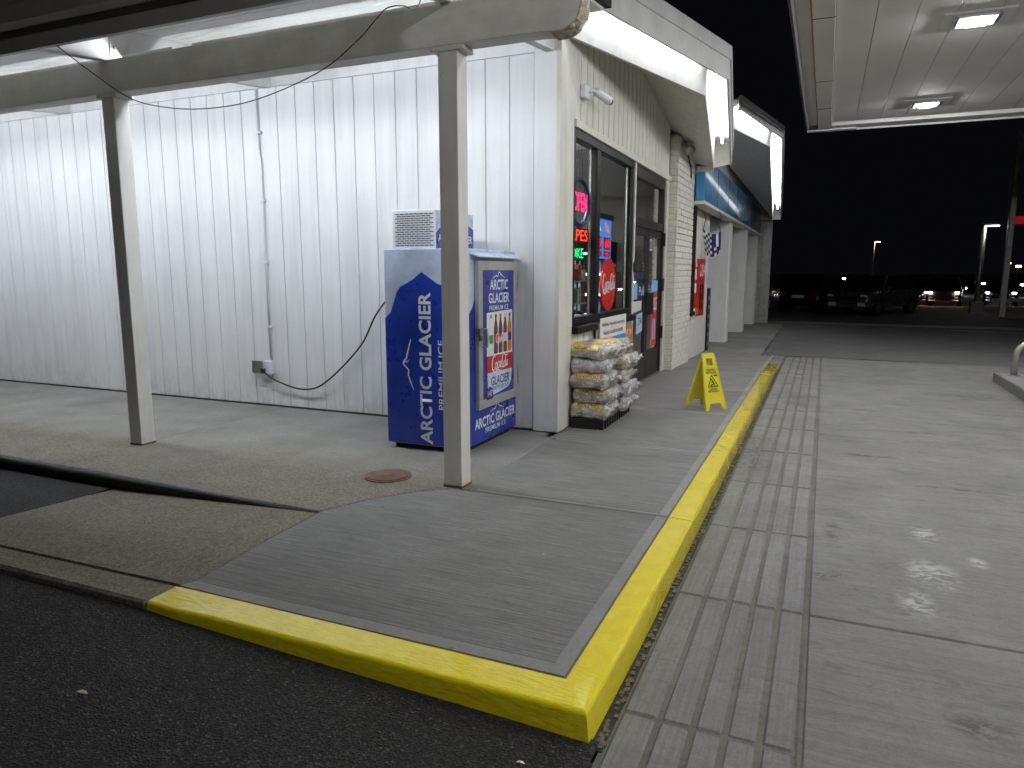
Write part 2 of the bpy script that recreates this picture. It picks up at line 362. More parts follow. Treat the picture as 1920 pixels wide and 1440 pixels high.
def copy_tree(src, loc, label, rz=None):
    c = src.copy(); COL.objects.link(c); c.location = loc; c['label'] = label
    if rz is not None: c.rotation_euler.z = rz
    for ch in src.children:
        k = ch.copy(); COL.objects.link(k); k.parent = c
        for g in ch.children:
            q = g.copy(); COL.objects.link(q); q.parent = k
    return c
# text laid on a face: right, up (unit vectors), origin at the text's centre
def text(body, centre, right, up, size, mat, parent, name='lettering', bold=0.0, width=None, height=None, warp=None):
    cu = bpy.data.curves.new('t', 'FONT'); cu.body = body; cu.size = 1; cu.align_x = 'CENTER'; cu.align_y = 'CENTER'; cu.offset = bold; cu.resolution_u = 3
    t = bpy.data.objects.new('t', cu); COL.objects.link(t); bpy.context.view_layer.update()
    me = bpy.data.meshes.new_from_object(t.evaluated_get(bpy.context.evaluated_depsgraph_get()))
    bpy.data.objects.remove(t, do_unlink=True); bpy.data.curves.remove(cu)
    xs = [v.co.x for v in me.vertices]; ys = [v.co.y for v in me.vertices]
    cx, cy_ = (min(xs) + max(xs)) / 2, (min(ys) + max(ys)) / 2
    sx = (width / (max(xs) - min(xs))) if width else size; sy = (height / (max(ys) - min(ys))) if height else (size if size else sx)
    r_, u_, c_ = Vector(right), Vector(up), Vector(centre) - off(parent)
    for v in me.vertices:
        a, b = (v.co.x - cx) * sx, (v.co.y - cy_) * sy
        v.co = (warp(a, b) - off(parent)) if warp else c_ + r_ * a + u_ * b
    me.name = name; me.materials.clear(); me.materials.append(MATS[mat])
    o = bpy.data.objects.new(name, me); COL.objects.link(o); o.parent = parent; OFF[o.name] = off(parent); return o
XP = dict(right=(0, 1, 0), up=(0, 0, 1))      # print on a face that looks to +x
YM = dict(right=(1, 0, 0), up=(0, 0, 1))      # print on a face that looks to -y
def flat(name, pts, th, mat, parent, n):
    """thin sheet: polygon pts pushed out th along n"""
    n = Vector(n) * th; return MB().prism(pts, [Vector(p) + n for p in pts]).build(name, mat, parent)
def ribbon(name, strokes, w, centre, right, up, mat, parent):
    m = MB(); r_, u_, c_ = Vector(right), Vector(up), Vector(centre)
    for st in strokes:
        pts = []
        for i in range(len(st) - 1):
            p0, p1, p2, p3 = (Vector(st[max(0, min(len(st) - 1, i + k))][:2]) for k in (-1, 0, 1, 2))
            w1, w2 = st[i][2], st[i + 1][2]
            for q in range(5):
                t = q / 5; pts.append((0.5 * ((2 * p1) + (-p0 + p2) * t + (2 * p0 - 5 * p1 + 4 * p2 - p3) * t * t + (-p0 + 3 * p1 - 3 * p2 + p3) * t ** 3), w1 + (w2 - w1) * t))
        pts.append((Vector(st[-1][:2]), st[-1][2]))
        vs_ = []; n = len(pts)
        for i, (p, ww) in enumerate(pts):
            d = (pts[min(i + 1, n - 1)][0] - pts[max(i - 1, 0)][0]); d = d.normalized() if d.length > 1e-6 else Vector((1, 0)); nn = Vector((-d.y, d.x)) * ww * w
            for s_ in (p + nn, p - nn): vs_.append(c_ + r_ * s_.x + u_ * s_.y)
        m.add(vs_, [(2 * i, 2 * i + 2, 2 * i + 3, 2 * i + 1) for i in range(n - 1)])
    return m.build(name, mat, parent)
def cola_script(centre, right, up, width, parent, mat='lettering_white'):
    k = width / 10.0
    S = [[(1.9, 2.0, .5), (1.3, 2.6, .8), (.3, 1.9, 1.1), (-.2, .4, 1.4), (.3, -.9, 1.3), (1.2, -.8, .8), (1.9, -.1, .4)],
         [(.3, -1.1, .5), (1.6, -1.5, 1.0), (3.2, -1.0, .9), (4.8, -1.3, .6), (5.6, -1.0, .3)],
         [(2.6, .9, .8), (2.0, .4, 1.1), (2.1, -.6, 1.1), (2.8, -.6, .9), (3.0, .4, .8), (2.6, .9, .7)],
         [(4.3, .7, .6), (3.8, .9, .8), (3.3, .2, 1.1), (3.5, -.6, 1.0), (4.1, -.5, .6)],
         [(5.4, .8, .6), (4.8, .8, .9), (4.5, .0, 1.1), (4.8, -.6, 1.0), (5.3, .2, .7), (5.5, .8, .9), (5.4, -.4, 1.0), (5.8, -.5, .5)],
         [(5.7, .2, .6), (6.2, .25, .6)],
         [(8.1, 2.3, .5), (7.2, 2.6, .9), (6.5, 1.7, 1.1), (6.3, .3, 1.4), (6.7, -.8, 1.2), (7.4, -.5, .6)],
         [(7.9, .8, .7), (7.4, .3, 1.0), (7.5, -.6, 1.1), (8.1, -.5, .9), (8.2, .4, .8), (7.9, .8, .7)],
         [(8.7, 2.2, .9), (8.5, .6, 1.2), (8.6, -.6, .9), (9.0, -.4, .5)],
         [(9.9, .8, .6), (9.4, .7, .9), (9.2, -.1, 1.1), (9.5, -.6, .9), (9.9, .2, .7), (10.0, .8, .9), (10.0, -.4, 1.0), (10.4, -.4, .4)],
         [(8.0, 2.3, .5), (9.2, 2.0, .8), (10.2, 2.2, .5)]]
    S = [[((x - 5.1) * k, (y - .5) * k * 1.15, w) for x, y, w in s_] for s_ in S]
    return ribbon('script_lettering', S, .21 * k, centre, right, up, mat, parent)

# ================================================================== GROUND
def lotz(x, y):
    t = max(0, min(1, (-.66 - x) / 2.3)); return -.122 + .068 * t
g = MB(); gr_ = [(-300, -.19), (38, -.19), (60, -.62), (900, -.62)]
g.add([(x, y, z) for y, z in gr_ for x in (-500, 600)], [(2 * i, 2 * i + 1, 2 * i + 3, 2 * i + 2) for i in range(3)])
structure(g.build('ground', 'far_asphalt'))
g = MB(); X = [-40, -15, -8, -6, -5.03, -4.0, -2.97, -2.2, -1.4, -.66, ]; Y = [-30, -8, 0, 1.2, 2.34]
vs_ = [(x, y, lotz(x, y)) for y in Y for x in X]; nx = len(X)
g.add(vs_, [(j * nx + i, j * nx + i + 1, (j + 1) * nx + i + 1, (j + 1) * nx + i) for j in range(len(Y) - 1) for i in range(nx - 1)])
g.add([(-40, 2.34, -.055), (-5.03, 2.34, -.055), (-5.03, 3.80, -.075), (-40, 3.80, -.14)], [(0, 1, 2, 3)])
structure(g.build('parking_lot', 'asphalt'))
far = MB(); far.add([(-1.1, 16.05, -.142), (14, 15.3, -.142), (14, 23.5, -.142), (3.2, 25.6, -.142), (-1.2, 25.4, -.142)], [(0, 1, 2, 3, 4)])
structure(far.build('side_drive', 'far_asphalt'))
# forecourt: big cast slabs and a band of narrow strips along the kerb
fc = sempty('forecourt')
structure_bed = MB().box(-.655, 12, -14, 15.75, -.3, -.1390).build('slab_bed', 'joint_fill', fc)
ys = [-14, -9.5, -5, -.8, 3.73, 8.2, 12.4]
for i in range(len(ys)):
    for (x0, x1) in ((.03, 4.5), (4.515, 9), (9.015, 12)):
        y0 = ys[i] + .006; y1 = (ys[i + 1] - .006) if i < len(ys) - 1 else None
        if y1: MB().box(x0, x1, y0, y1, -.25, -.13).build('concrete_slab', 'lot_concrete', fc, bevel=.007)
        else:
            e0, e1 = 15.86 - .08 * (x0 + 1.1), 15.86 - .08 * (x1 + 1.1)
            MB().ext([(x0, y0), (x1, y0), (x1, e1), (x0, e0)], -.25, -.13).build('concrete_slab', 'lot_concrete', fc, bevel=.007)
gx = [-.640, -.492, -.362, -.244, -.118, .010]
k = 0; y = -.92
while y < 14.6:
    y1 = y + 1.163 if y < 12.3 else 15.8
    for i in range(5):
        dz = random.Random(k).uniform(-.003, .003); k += 1; dx = .008 if i else .006
        MB().box(gx[i] + dx, gx[i + 1] - .008, y + (.006 if i else .003), y1 - (.006 if i else .003), -.25, -.131 + dz).build('concrete_strip', 'strip_concrete', fc, bevel=.012)
    y = y1
dg = MB(); rg = random.Random(2)
for i in range(420):
    yy = 2.32 + 11.4 * rg.random() ** 1.3; w_g = rg.uniform(.004, .011); xx = rg.uniform(-.672, -.646)
    dg.box(xx - w_g, xx + w_g, yy - w_g * 1.4, yy + w_g * 1.4, -.15, -.132 + w_g * .7)
dgo = dg.build('kerb_foot_grit', 'grit', fc); dgo['kind'] = 'stuff'
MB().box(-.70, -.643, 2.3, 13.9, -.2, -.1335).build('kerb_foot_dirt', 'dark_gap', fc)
MB().box(.012, .028, -2, 14.2, -.2, -.134).build('joint_sealant', 'joint_fill', fc)
# far slab joins the walk end where the kerb runs out
MB().ext([(-1.12, 14.62), (-.66, 14.62), (-.66, 15.83), (-1.12, 15.86)], -.25, -.132).build('concrete_slab', 'lot_concrete', fc, bevel=.006)
# sidewalk
sw = sempty('sidewalk')
def walkz(y): return 0 if y < 12.2 else -.115 * min(1, (y - 12.2) / 3.2)
def slab(pts, mat, name='sidewalk_slab', parent=sw, zt=0.0, bev=.006):
    return MB().prism([(x, y, -.3) for x, y in pts], [(x, y, walkz(y) + zt) for x, y in pts]).build(name, mat, parent, bevel=bev)
slab([(-2.965, 2.505), (-.93, 2.505), (-.93, 2.58), (-2.93, 2.58)], 'walk_border', 'trowelled_border', bev=0)
slab([(-.93, 2.505), (-.86, 2.505), (-.86, 4.545), (-.93, 4.545)], 'walk_border', 'trowelled_border', bev=0)
slab([(-2.93, 2.58), (-.93, 2.58), (-.93, 4.545), (-2.28, 4.545), (-2.46, 4.53), (-2.66, 4.37), (-2.86, 4.10), (-3.03, 3.73), (-3.0, 3.2)], 'walk_concrete', bev=.003)
wy = [4.558, 6.40, 8.27, 10.05, 11.9, 13.75, 15.6]
for i in range(6):
    a, b_ = wy[i] + .006, wy[i + 1] - .006; mid = [12.2] if a < 12.2 < b_ else []
    xl = -2.31 if i == 0 else -2.44
    col_ = [(xl, a), (-.92, a)] + [(-.92, m) for m in mid] + [(-.92, b_), (-2.36 if i == 0 else xl, b_)] + [(xl, m) for m in mid]
    if i < 4:
        slab([(xl, a + .045), (-.92, a + .045), (-.92, b_ - .045), (xl, b_ - .045)] if i else [(xl, a + .045), (-.92, a + .045), (-.92, b_ - .045), (-2.36, b_ - .045)], 'walk_concrete', bev=0)
        slab([(xl, a), (-.92, a), (-.92, a + .045), (xl, a + .045)], 'walk_border', 'trowelled_border', bev=.005)
        slab([(xl, b_ - .045), (-.92, b_ - .045), (-.92, b_), (xl, b_)], 'walk_border', 'trowelled_border', bev=.005)
    else: slab(col_, 'walk_concrete')
    xr = -.86
    slab([(-.92, a), (xr, a)] + [(xr, m) for m in mid] + [(xr, b_), (-.92, b_)] + [(-.92, m) for m in mid], 'walk_border', 'trowelled_border', bev=0)
slab([(-.86, 13.9), (-.652, 13.9), (-.652, 14.62), (-1.1, 14.62), (-1.1, 15.6), (-.86, 14.2)], 'walk_concrete', zt=-.014, bev=0)
fy = [15.6, 17.3, 19.2, 21.2, 23.2, 25.6]
for i in range(5):
    a, b_ = fy[i] + .006, fy[i + 1] - .006
    MB().ext([(-3.1, a), (-1.13, a), (-1.16, b_), (-3.1, b_)], -.3, -.113 + .004 * (i % 2)).build('sidewalk_slab', ['apron_concrete', 'walk_concrete'][i % 2], sw, bevel=.006)
# yellow kerb
kb = sempty('kerb')
def kerb_piece(ring, name='kerb_stone'):
    """ring: list of cross sections, each 4 points inner-bottom, inner-top, outer-top, outer-bottom"""
    m = MB(); n = 4; vs_ = [p for s_ in ring for p in s_]; fs = []
    for i in range(len(ring) - 1):
        for k in range(n): fs.append((i * n + k, i * n + (k + 1) % n, (i + 1) * n + (k + 1) % n, (i + 1) * n + k))
    fs += [tuple(range(n)), tuple(range((len(ring) - 1) * n, len(ring) * n))]
    m.add(vs_, fs); o = m.build(name, 'yellow_paint', kb)
    bm = bmesh.new(); bm.from_mesh(o.data); bm.verts.ensure_lookup_table()
    # only the long top arrises are rounded, the butt joints stay tight
    ed = [e for e in bm.edges if {e.verts[0].index % 4, e.verts[1].index % 4} in ({1}, {2}) and e.verts[0].index // 4 != e.verts[1].index // 4]
    bmesh.ops.bevel(bm, geom=ed, offset=.017, segments=4, profile=.5, affect='EDGES', clamp_overlap=True)
    bm.to_mesh(o.data); bm.free(); return o
def sec_y(y, dz=0, dw=0): return [(-.857, y, -.3), (-.857, y, .002 + walkz(y) + dz), (-.698 + dw, y, -.004 + walkz(y) + dz), (-.664, y, -.3)]
rnd = random.Random(5)
cuts = [4.552, 6.40, 8.27, 10.05, 11.9, 13.95]
for a, b_ in zip(cuts[:-1], cuts[1:]):
    n = 6; ring = []
    for i in range(n + 1):
        y = a + .003 + (b_ - a - .006) * i / n
        s_ = sec_y(y, rnd.uniform(-.003, .003), rnd.uniform(-.004, .004))
        if y > 13: # the ramped end
            t = (y - 13) / .95; s_ = [s_[0], (-.857 + .05 * t, y, walkz(y) * (1 - t) - .10 * t + .01), (-.698 + .04 * t, y, walkz(y) * (1 - t) - .118 * t + .01), s_[3]]
        ring.append(s_)
    kerb_piece(ring)
# corner stone: mitred L
def mit(x, z_in=.002): return x
L = [[(-.857, 4.545, -.3), (-.857, 4.545, .002), (-.698, 4.545, -.004), (-.664, 4.545, -.3)], [(-.857, 3.6, -.3), (-.857, 3.6, .003), (-.699, 3.6, -.002), (-.664, 3.6, -.3)],
     [(-.857, 2.502, -.3), (-.857, 2.502, .0), (-.712, 2.325, -.010), (-.668, 2.285, -.3)],
     [(-1.7, 2.502, -.3), (-1.7, 2.502, .002), (-1.7, 2.315, -.003), (-1.7, 2.29, -.3)],
     [(-2.55, 2.502, -.3), (-2.55, 2.502, .002), (-2.55, 2.315, -.004), (-2.55, 2.29, -.3)],
     [(-2.80, 2.502, -.3), (-2.80, 2.502, .002), (-2.80, 2.315, -.012), (-2.80, 2.29, -.3)],
     [(-2.968, 2.502, -.3), (-2.968, 2.502, .0), (-2.985, 2.325, -.012), (-2.99, 2.29, -.3)]]
kerb_piece(L)
# old apron beside the store, its lip, and the ramp slab
ap = sempty('apron')
def aslab(pts, zt=0.0, mat='apron_concrete', name='apron_slab', bev=.006):
    return MB().prism([(p[0], p[1], -.4) for p in pts], [(p[0], p[1], (p[2] if len(p) > 2 else zt)) for p in pts]).build(name, mat, ap, bevel=bev)
def lipy(x): return 3.735 + max(0, -3.05 - x) * .012
aslab([(-3.05, 3.735), (-2.88, 4.10), (-2.68, 4.38), (-2.47, 4.54), (-2.32, 4.56), (-2.37, 6.62), (-5.82, 6.62), (-5.82, lipy(-5.82))])
aslab([(-5.83, lipy(-5.83)), (-5.83, 6.62), (-9.15, 6.62), (-9.15, lipy(-9.15))])
aslab([(-9.16, lipy(-9.16)), (-9.16, 6.62), (-18, 6.62), (-18, lipy(-18))])
m = MB(); n = 14   # rounded black lip along the apron edge, running out to nothing on the right
path = []; rr = []
for i in range(n + 1):
    x = -18 + 14.9 * i / n; t = min(1, (-3.05 - x) / 2.2); path.append((x, lipy(x) - .02, -.018 - .012 * t)); rr.append(.012 + .045 * t)
m.tube(path, rr, 10); m.build('apron_lip', 'black_rubber', ap, smooth=True)
aslab([(-3.04, 3.70, -.004), (-3.01, 3.2, -.003), (-2.94, 2.60, -.003), (-2.97, 2.52, -.003), (-5.02, 2.52, -.028), (-5.02, 3.72, -.085)], bev=0)
aslab([(-2.972, 2.505, -.003), (-2.995, 2.32, -.012), (-5.0, 2.31, -.030), (-9, 2.31, -.03), (-9, 2.505, -.03), (-5.02, 2.505, -.028)], bev=.012)
# manhole cover
mh = thing('manhole_cover', (-3.08, 4.62, 0), 'small round rusty manhole cover set in the apron beside the white post', 'manhole cover')
MB().tube([(-3.08, 4.62, -.02), (-3.08, 4.62, .010)], .185, 32).build('rim', 'rust', mh)
MB().tube([(-3.08, 4.62, .0), (-3.08, 4.62, .016)], .165, 32).build('lid', 'cast_iron', mh)
MB().tube([(-3.08, 4.62, .0), (-3.08, 4.62, .020)], .05, 20).build('centre_boss', 'rust', mh)

# ================================================================== STORE
ST = thing('store_building', (-2.37, 6.6, 0), 'long low white store with ribbed siding, lit eaves and a side porch', 'store')
X0 = -2.37
# side wall
swl = MB().box(-18, X0 - .02, 6.613, 6.75, 0, 3.95).build('side_wall', 'white_siding', ST)
MB().box(-18, X0 - .02, 6.602, 6.6125, 0.0, .021).build('base_gap', 'dark_gap', swl)
MB().box(-18, X0 - .06, 6.590, 6.614, 3.64, 3.93).build('top_trim', 'white_siding', swl)
bw = .2585; proto = None; x = -2.64
while x > -15:
    if proto is None: proto = MB().box(-bw + .009, 0, 6.600, 6.614, .022, 3.638).build('siding_board', 'white_siding', swl, bevel=.004, loc=(0, 0, 0)); proto.location.x += x - 0
    else: inst(proto, 'siding_board', swl, Vector((x, 0, 0)) + off(proto))
    x -= bw
# fix proto offset (mesh is in side_wall space)
for o in swl.children:
    if o.name.startswith('siding_board') and o is not proto: o.location = Vector((o.location.x + off(swl).x, 0, 0)) if False else o.location
# corner trims
MB().box(-2.63, X0, 6.575, 6.66, .01, 3.93).build('corner_trim', 'white_siding', ST, bevel=.005)
MB().box(X0 - .03, X0 + .012, 6.572, 6.80, .01, 4.3).build('corner_trim', 'cream_paint', ST, bevel=.004)
MB().box(X0 - .03, X0 + .002, 6.806, 7.00, .01, 4.3).build('corner_trim', 'cream_paint', ST, bevel=.004)
# front wall pieces round the openings
fw = MB()
fw.box(X0 - .16, X0 - .03, 6.66, 11.75, 3.0, 4.45); fw.box(X0 - .16, X0 - .03, 6.66, 7.0, 0, 3.0); fw.box(X0 - .16, X0 - .03, 7.0, 9.49, 0, 1.04); fw.box(X0 - .16, X0 - .03, 11.52, 11.75, 0, 3.0)
fwo = fw.build('front_wall', 'cream_paint', ST)
def boards(y0, y1, z0, z1, pitch, parent, xf=X0, mat='cream_paint'):
    p = None; y = y0
    while y < y1 - .02:
        w = min(pitch, y1 - y) - .030
        if w > .03: MB().box(xf - .032, xf, y, y + w, z0, z1).build('siding_board', mat, parent, bevel=.004)
        y += pitch
boards(7.01, 11.75, 3.10, 4.40, .205, fwo); boards(7.01, 9.46, .02, 1.00, .205, fwo)
MB().box(X0 - .03, X0 + .03, 7.0, 11.75, 3.02, 3.095).build('lintel_trim', 'cream_paint', ST, bevel=.004)
MB().box(X0 - .10, X0 + .02, 9.455, 9.515, .0, 3.018).build('mullion_trim', 'cream_paint', ST, bevel=.004)
MB().box(X0 - .10, X0 + .02, 11.50, 11.565, .0, 3.018).build('jamb_trim', 'cream_paint', ST, bevel=.004)
MB().box(X0 - .03, X0 + .002, 11.57, 11.76, .0, 3.018).build('jamb_trim', 'cream_paint', ST, bevel=.004)
# shop window
wf = MB(); xa, xb = X0 - .10, X0 + .005
for a in ((7.0, 9.452, 2.93, 3.016), (7.0, 9.452, 1.045, 1.13)): wf.box(xa, xb, a[0], a[1], a[2], a[3])
for a in ((7.0, 7.06), (7.80, 7.94), (9.36, 9.452)): wf.box(xa, xb - .002, a[0], a[1], 1.13, 2.93)
win = wf.build('window', 'black_frame', ST, bevel=.004)
MB().box(X0 - .02, X0 + .07, 6.99, 9.47, .965, 1.042).build('sill', 'black_frame', win, bevel=.006)
for a in ((7.06, 7.80), (7.94, 9.36)): MB().box(X0 - .055, X0 - .049, a[0], a[1], 1.13, 2.93).build('pane', 'glass', win)
MB().box(X0 - .068, X0 - .048, 7.73, 7.755, 1.13, 2.93).build('track', 'dull_steel', win)
MB().box(X0 - .068, X0 - .048, 9.30, 9.325, 1.13, 2.93).build('track', 'dull_steel', win)
# entrance: transom and two leaves
df = MB(); xa, xb = X0 - .10, X0 - .01
df.box(xa, xb, 9.517, 11.498, 2.86, 3.01); df.box(xa, xb, 9.517, 11.498, 2.22, 2.34); df.box(xa, xb, 9.517, 9.58, 0.02, 2.86); df.box(xa, xb, 11.42, 11.498, 0.02, 2.86)
dfo = df.build('door_frame', 'bronze_frame', ST, bevel=.003)
MB().box(X0 - .06, X0 - .054, 9.58, 11.42, 2.34, 2.86).build('pane', 'glass', dfo)
def leaf(y0, y1):
    m = MB(); a, b_ = X0 - .075, X0 - .03
    m.box(a, b_, y0, y0 + .09, .025, 2.21); m.box(a, b_, y1 - .09, y1, .025, 2.21); m.box(a, b_, y0 + .09, y1 - .09, 2.11, 2.21); m.box(a, b_, y0 + .09, y1 - .09, .025, .42)
    o = m.build('door', 'bronze_frame', ST, bevel=.003)
    MB().box(X0 - .056, X0 - .050, y0 + .09, y1 - .09, .42, 2.11).build('pane', 'glass', o); return o
d1 = leaf(9.585, 10.495); d2 = leaf(10.505, 11.415)
for d, y in ((d1, 10.44), (d2, 10.56)):
    MB().box(X0 - .028, X0 + .055, y - .035, y + .035, .98, 1.30).build('handle', 'black_plastic', d, bevel=.008)
for z in (.55, 1.30, 2.0): MB().box(X0 - .028, X0 + .03, 11.40, 11.46, z, z + .2).build('hinge', 'black_plastic', d2, bevel=.004)
MB().box(X0 - .12, X0 + .0, 9.5, 11.5, -.02, .018).build('threshold', 'dull_steel', ST)
text('221', (X0 - .046, 10.78, 2.0), size=0, width=.16, height=.17, mat='lettering_white', parent=d2, name='house_number', **XP)
flat('door_sticker', [(X0 - .047, 9.75, 1.50), (X0 - .047, 10.25, 1.50), (X0 - .047, 10.25, 1.63), (X0 - .047, 9.75, 1.63)], .002, 'navy', d1, (1, 0, 0))
text('...', (X0 - .044, 10.0, 1.56), size=.12, mat='sky_blue', parent=d1, name='lettering', **XP)
flat('door_sticker', [(X0 - .047, 9.68, 1.22), (X0 - .047, 9.98, 1.22), (X0 - .047, 9.98, 1.44), (X0 - .047, 9.68, 1.44)], .002, 'sky_blue', d1, (1, 0, 0))
flat('door_sticker', [(X0 - .047, 9.985, 1.22), (X0 - .047, 10.40, 1.22), (X0 - .047, 10.40, 1.44), (X0 - .047, 9.985, 1.44)], .002, 'navy', d1, (1, 0, 0))
text('Pull', (X0 - .043, 10.22, 1.33), size=0, width=.3, height=.13, mat='lettering_white', parent=d1, **XP)
flat('door_sticker', [(X0 - .047, 10.60, 1.24), (X0 - .047, 10.9, 1.24), (X0 - .047, 10.9, 1.45), (X0 - .047, 10.60, 1.45)], .002, 'navy', d2, (1, 0, 0))
text('Pull', (X0 - .043, 10.76, 1.34), size=0, width=.24, height=.13, mat='lettering_white', parent=d2, **XP)
flat('door_sticker', [(X0 - .047, 10.905, 1.30), (X0 - .047, 11.31, 1.30), (X0 - .047, 11.31, 1.47), (X0 - .047, 10.905, 1.47)], .002, 'sky_blue', d2, (1, 0, 0))
# brick pier
PX = -2.235
pier = MB().box(X0 - .2, PX - .014, 11.765, 13.30, -.12, 3.74).build('brick_pier', 'mortar_paint', ST)
ch = .0995; k = 0
bm1 = MB().box(PX - .03, PX, 0, .375, 0, ch - .012).build('brick', 'brick_paint', pier, bevel=.006); bm1.location += Vector((0, 0, -9))
bm2 = MB().box(PX - .03, PX - .001, 0, .18, 0, ch - .012).build('brick', 'brick_paint', pier, bevel=.006); bm2.location += Vector((0, 0, -9))
first = {1: True, 2: True}
for r_ in range(38):
    z = -.06 + r_ * ch; y = 11.757
    seq = [2] if r_ % 2 else []
    while y < 13.28:
        kind = 2 if (seq and y < 11.8) or y > 13.12 else 1
        L_ = .375 if kind == 1 else .18
        if y + L_ > 13.36: kind, L_ = 2, .18
        src = bm1 if kind == 1 else bm2
        jit = rnd.uniform(-.004, .005)
        base = Vector((jit, y, z)) ; w = base + Vector((0, 0, 0))
        if first[kind]: src.location = w; first[kind] = False
        else:
            o = bpy.data.objects.new('brick', src.data); COL.objects.link(o); o.parent = pier; o.location = w
        y += L_ + .012
# end bricks seen on the near side of the pier
for r_ in range(38):
    z = -.06 + r_ * ch
    MB().box(X0 + .003, PX - .032, 11.750, 11.770, z, z + ch - .010).build('brick', 'brick_paint', pier, bevel=.004)
# second front beyond the pier
X2 = -2.33
bw2 = MB().box(X2 - .16, X2 - .033, 13.30, 16.0, -.12, 4.3); bw2.box(X2 - .8, X2 - .70, 16.0, 25.4, -.12, 4.3); bw2.box(X2 - .8, X2 - .033, 15.92, 16.0, -.12, 4.3)
bwo = bw2.build('far_front_wall', 'cream_paint', ST)
boards(13.32, 16.0, -.1, 2.86, .205, bwo, X2)
boards(13.32, 25.4, 3.60, 4.25, .205, bwo, X2 + .02, 'white_trim')
w2 = MB().box(X2 - .02, X2 + .06, 13.62, 13.93, .86, 2.80); w2.box(X2 - .02, X2 + .08, 13.55, 13.97, .78, .855)
w2o = w2.build('window', 'black_frame', ST, bevel=.004)
MB().box(X2 - .02, X2 + .05, 13.36, 13.60, .90, 1.9).build('poster_strip', 'poster_red', w2o)
gt = MB().box(X2 - .04, X2 + .02, 16.04, 16.36, -.11, 1.25).build('gap_panel', 'bronze_frame', ST)  # dark panel and bars added to darken the open gap before the recess
for j in range(6): MB().box(X2 + .021, X2 + .03, 16.06, 16.34, .0 + j * .2, .08 + j * .2).build('gap_panel_bar', 'galvanised', gt)
# recessed bays with fins
for (y, x1, dep) in ((18.1, -2.17, .5), (21.4, -2.12, .55), (24.9, -2.12, .5)):
    f = MB().box(X2 - .70, x1, y, y + .45, -.12, 2.86).build('fin', 'white_trim', ST, bevel=.01)
    for j in range(4): MB().box(x1, x1 + .02, y + .05 + j * .10, y + .11 + j * .10, -.1, 2.85).build('rib', 'white_trim', f)
MB().box(X2 - .7, -2.0, 25.36, 25.6, -.12, 4.3).build('stone_end', 'stone_rough', ST, bevel=.03)
k = 0
for j in range(22): MB().box(-2.03, -1.985 + rnd.uniform(0, .03), 25.34 - rnd.uniform(0, .03), 25.62, -.1 + j * .19, .07 + j * .19).build('stone', 'stone_rough', ST, bevel=.015)
dr = MB().box(X2 - .70, X2 - .66, 16.25, 17.6, -.1, 2.3).build('side_door', 'bronze_frame', ST)
MB().box(X2 - .66, X2 - .62, 16.3, 16.36, .0, 2.2).build('door_edge', 'dull_steel', dr)
bnd = MB().box(-2.22, -2.06, 13.32, 22.0, 2.86, 3.62).build('sign_band', 'band_blue', ST, bevel=.006)
MB().box(-2.22, -2.062, 22.0, 25.5, 2.84, 3.60).build('sign_band', 'band_navy', ST, bevel=.006)
for y in (15.0, 16.7, 18.4, 20.1): MB().box(-2.061, -2.056, y, y + .012, 2.87, 3.61).build('seam', 'navy', bnd)
MB().box(-2.30, -2.05, 13.32, 25.5, 2.80, 2.855).build('band_trim', 'cream_paint', ST)

# eave troughs: inner board, outer fascia, cover, tubes
def trough(inner, outer, zi, zo, top_i, top_o):
    """inner/outer: plan points A (near), B (prow), C (far end); z at each"""
    for i in (0, 1):
        a, b_ = inner[i], inner[i + 1]
        MB().wall(a, b_, zi[i], zi[i + 1], top_i[i], top_i[i + 1], .03).build('inner_fascia', 'white_trim', ST)
        a, b_ = outer[i], outer[i + 1]
        zc = [zo[i] + (top_o[i] - zo[i]) * .62, zo[i + 1] + (top_o[i + 1] - zo[i + 1]) * .62]
        MB().wall(a, b_, zo[i], zo[i + 1], zc[0], zc[1], .03).build('outer_fascia', 'white_trim', ST, bevel=.003)
        d = (Vector(b_) - Vector(a)).normalized(); n_ = Vector((d.y, -d.x)) * .022
        MB().wall((a[0] + n_.x, a[1] + n_.y), (b_[0] + n_.x, b_[1] + n_.y), zc[0] - .01, zc[1] - .01, top_o[i], top_o[i + 1], .06).build('fascia_cap', 'white_trim', ST, bevel=.004)
        cov = [(*inner[i], top_i[i] - .05), (*inner[i + 1], top_i[i + 1] - .05), (*outer[i + 1], top_o[i + 1] - .06), (*outer[i], top_o[i] - .06)]
        MB().prism(cov, [(p[0], p[1], p[2] + .03) for p in cov]).build('trough_cover', 'white_trim', ST)
def tubes(pa, pb, n, name, mat, r=.018, gap=.12, parent=ST):
    pa, pb = Vector(pa), Vector(pb); d = (pb - pa) / n
    for i in range(n):
        a = pa + d * i + d.normalized() * gap / 2; b_ = pa + d * (i + 1) - d.normalized() * gap / 2
        t = MB().tube([a, b_], r, 8).build(name, mat, parent, smooth=True)
        e = d.normalized()
        MB().tube([a - e * .05, a], .022, 8).build('lamp_holder', 'white_trim', t); MB().tube([b_, b_ + e * .05], .022, 8).build('lamp_holder', 'white_trim', t)
I1 = [(-2.82, 4.9), (-1.53, 9.65), (-1.925, 13.4)]; O1 = [(-2.50, 4.95), (-1.27, 9.80), (-1.63, 13.42)]
trough(I1, O1, [3.77, 3.80, 3.38], [4.0, 4.0, 3.46], [4.32, 4.36, 3.92], [4.40, 4.40, 3.88])
tubes((-2.52, 5.6, 4.18), (-1.47, 9.5, 4.20), 2, 'fluorescent_tube', 'trough_tube')
tubes((-1.46, 9.92, 4.16), (-1.76, 13.1, 3.78), 2, 'fluorescent_tube', 'trough_tube')
MB().wall((-1.925, 13.4), (-1.63, 13.42), 3.42, 3.48, 3.86, 3.86, .03).build('trough_end', 'cream_paint', ST)
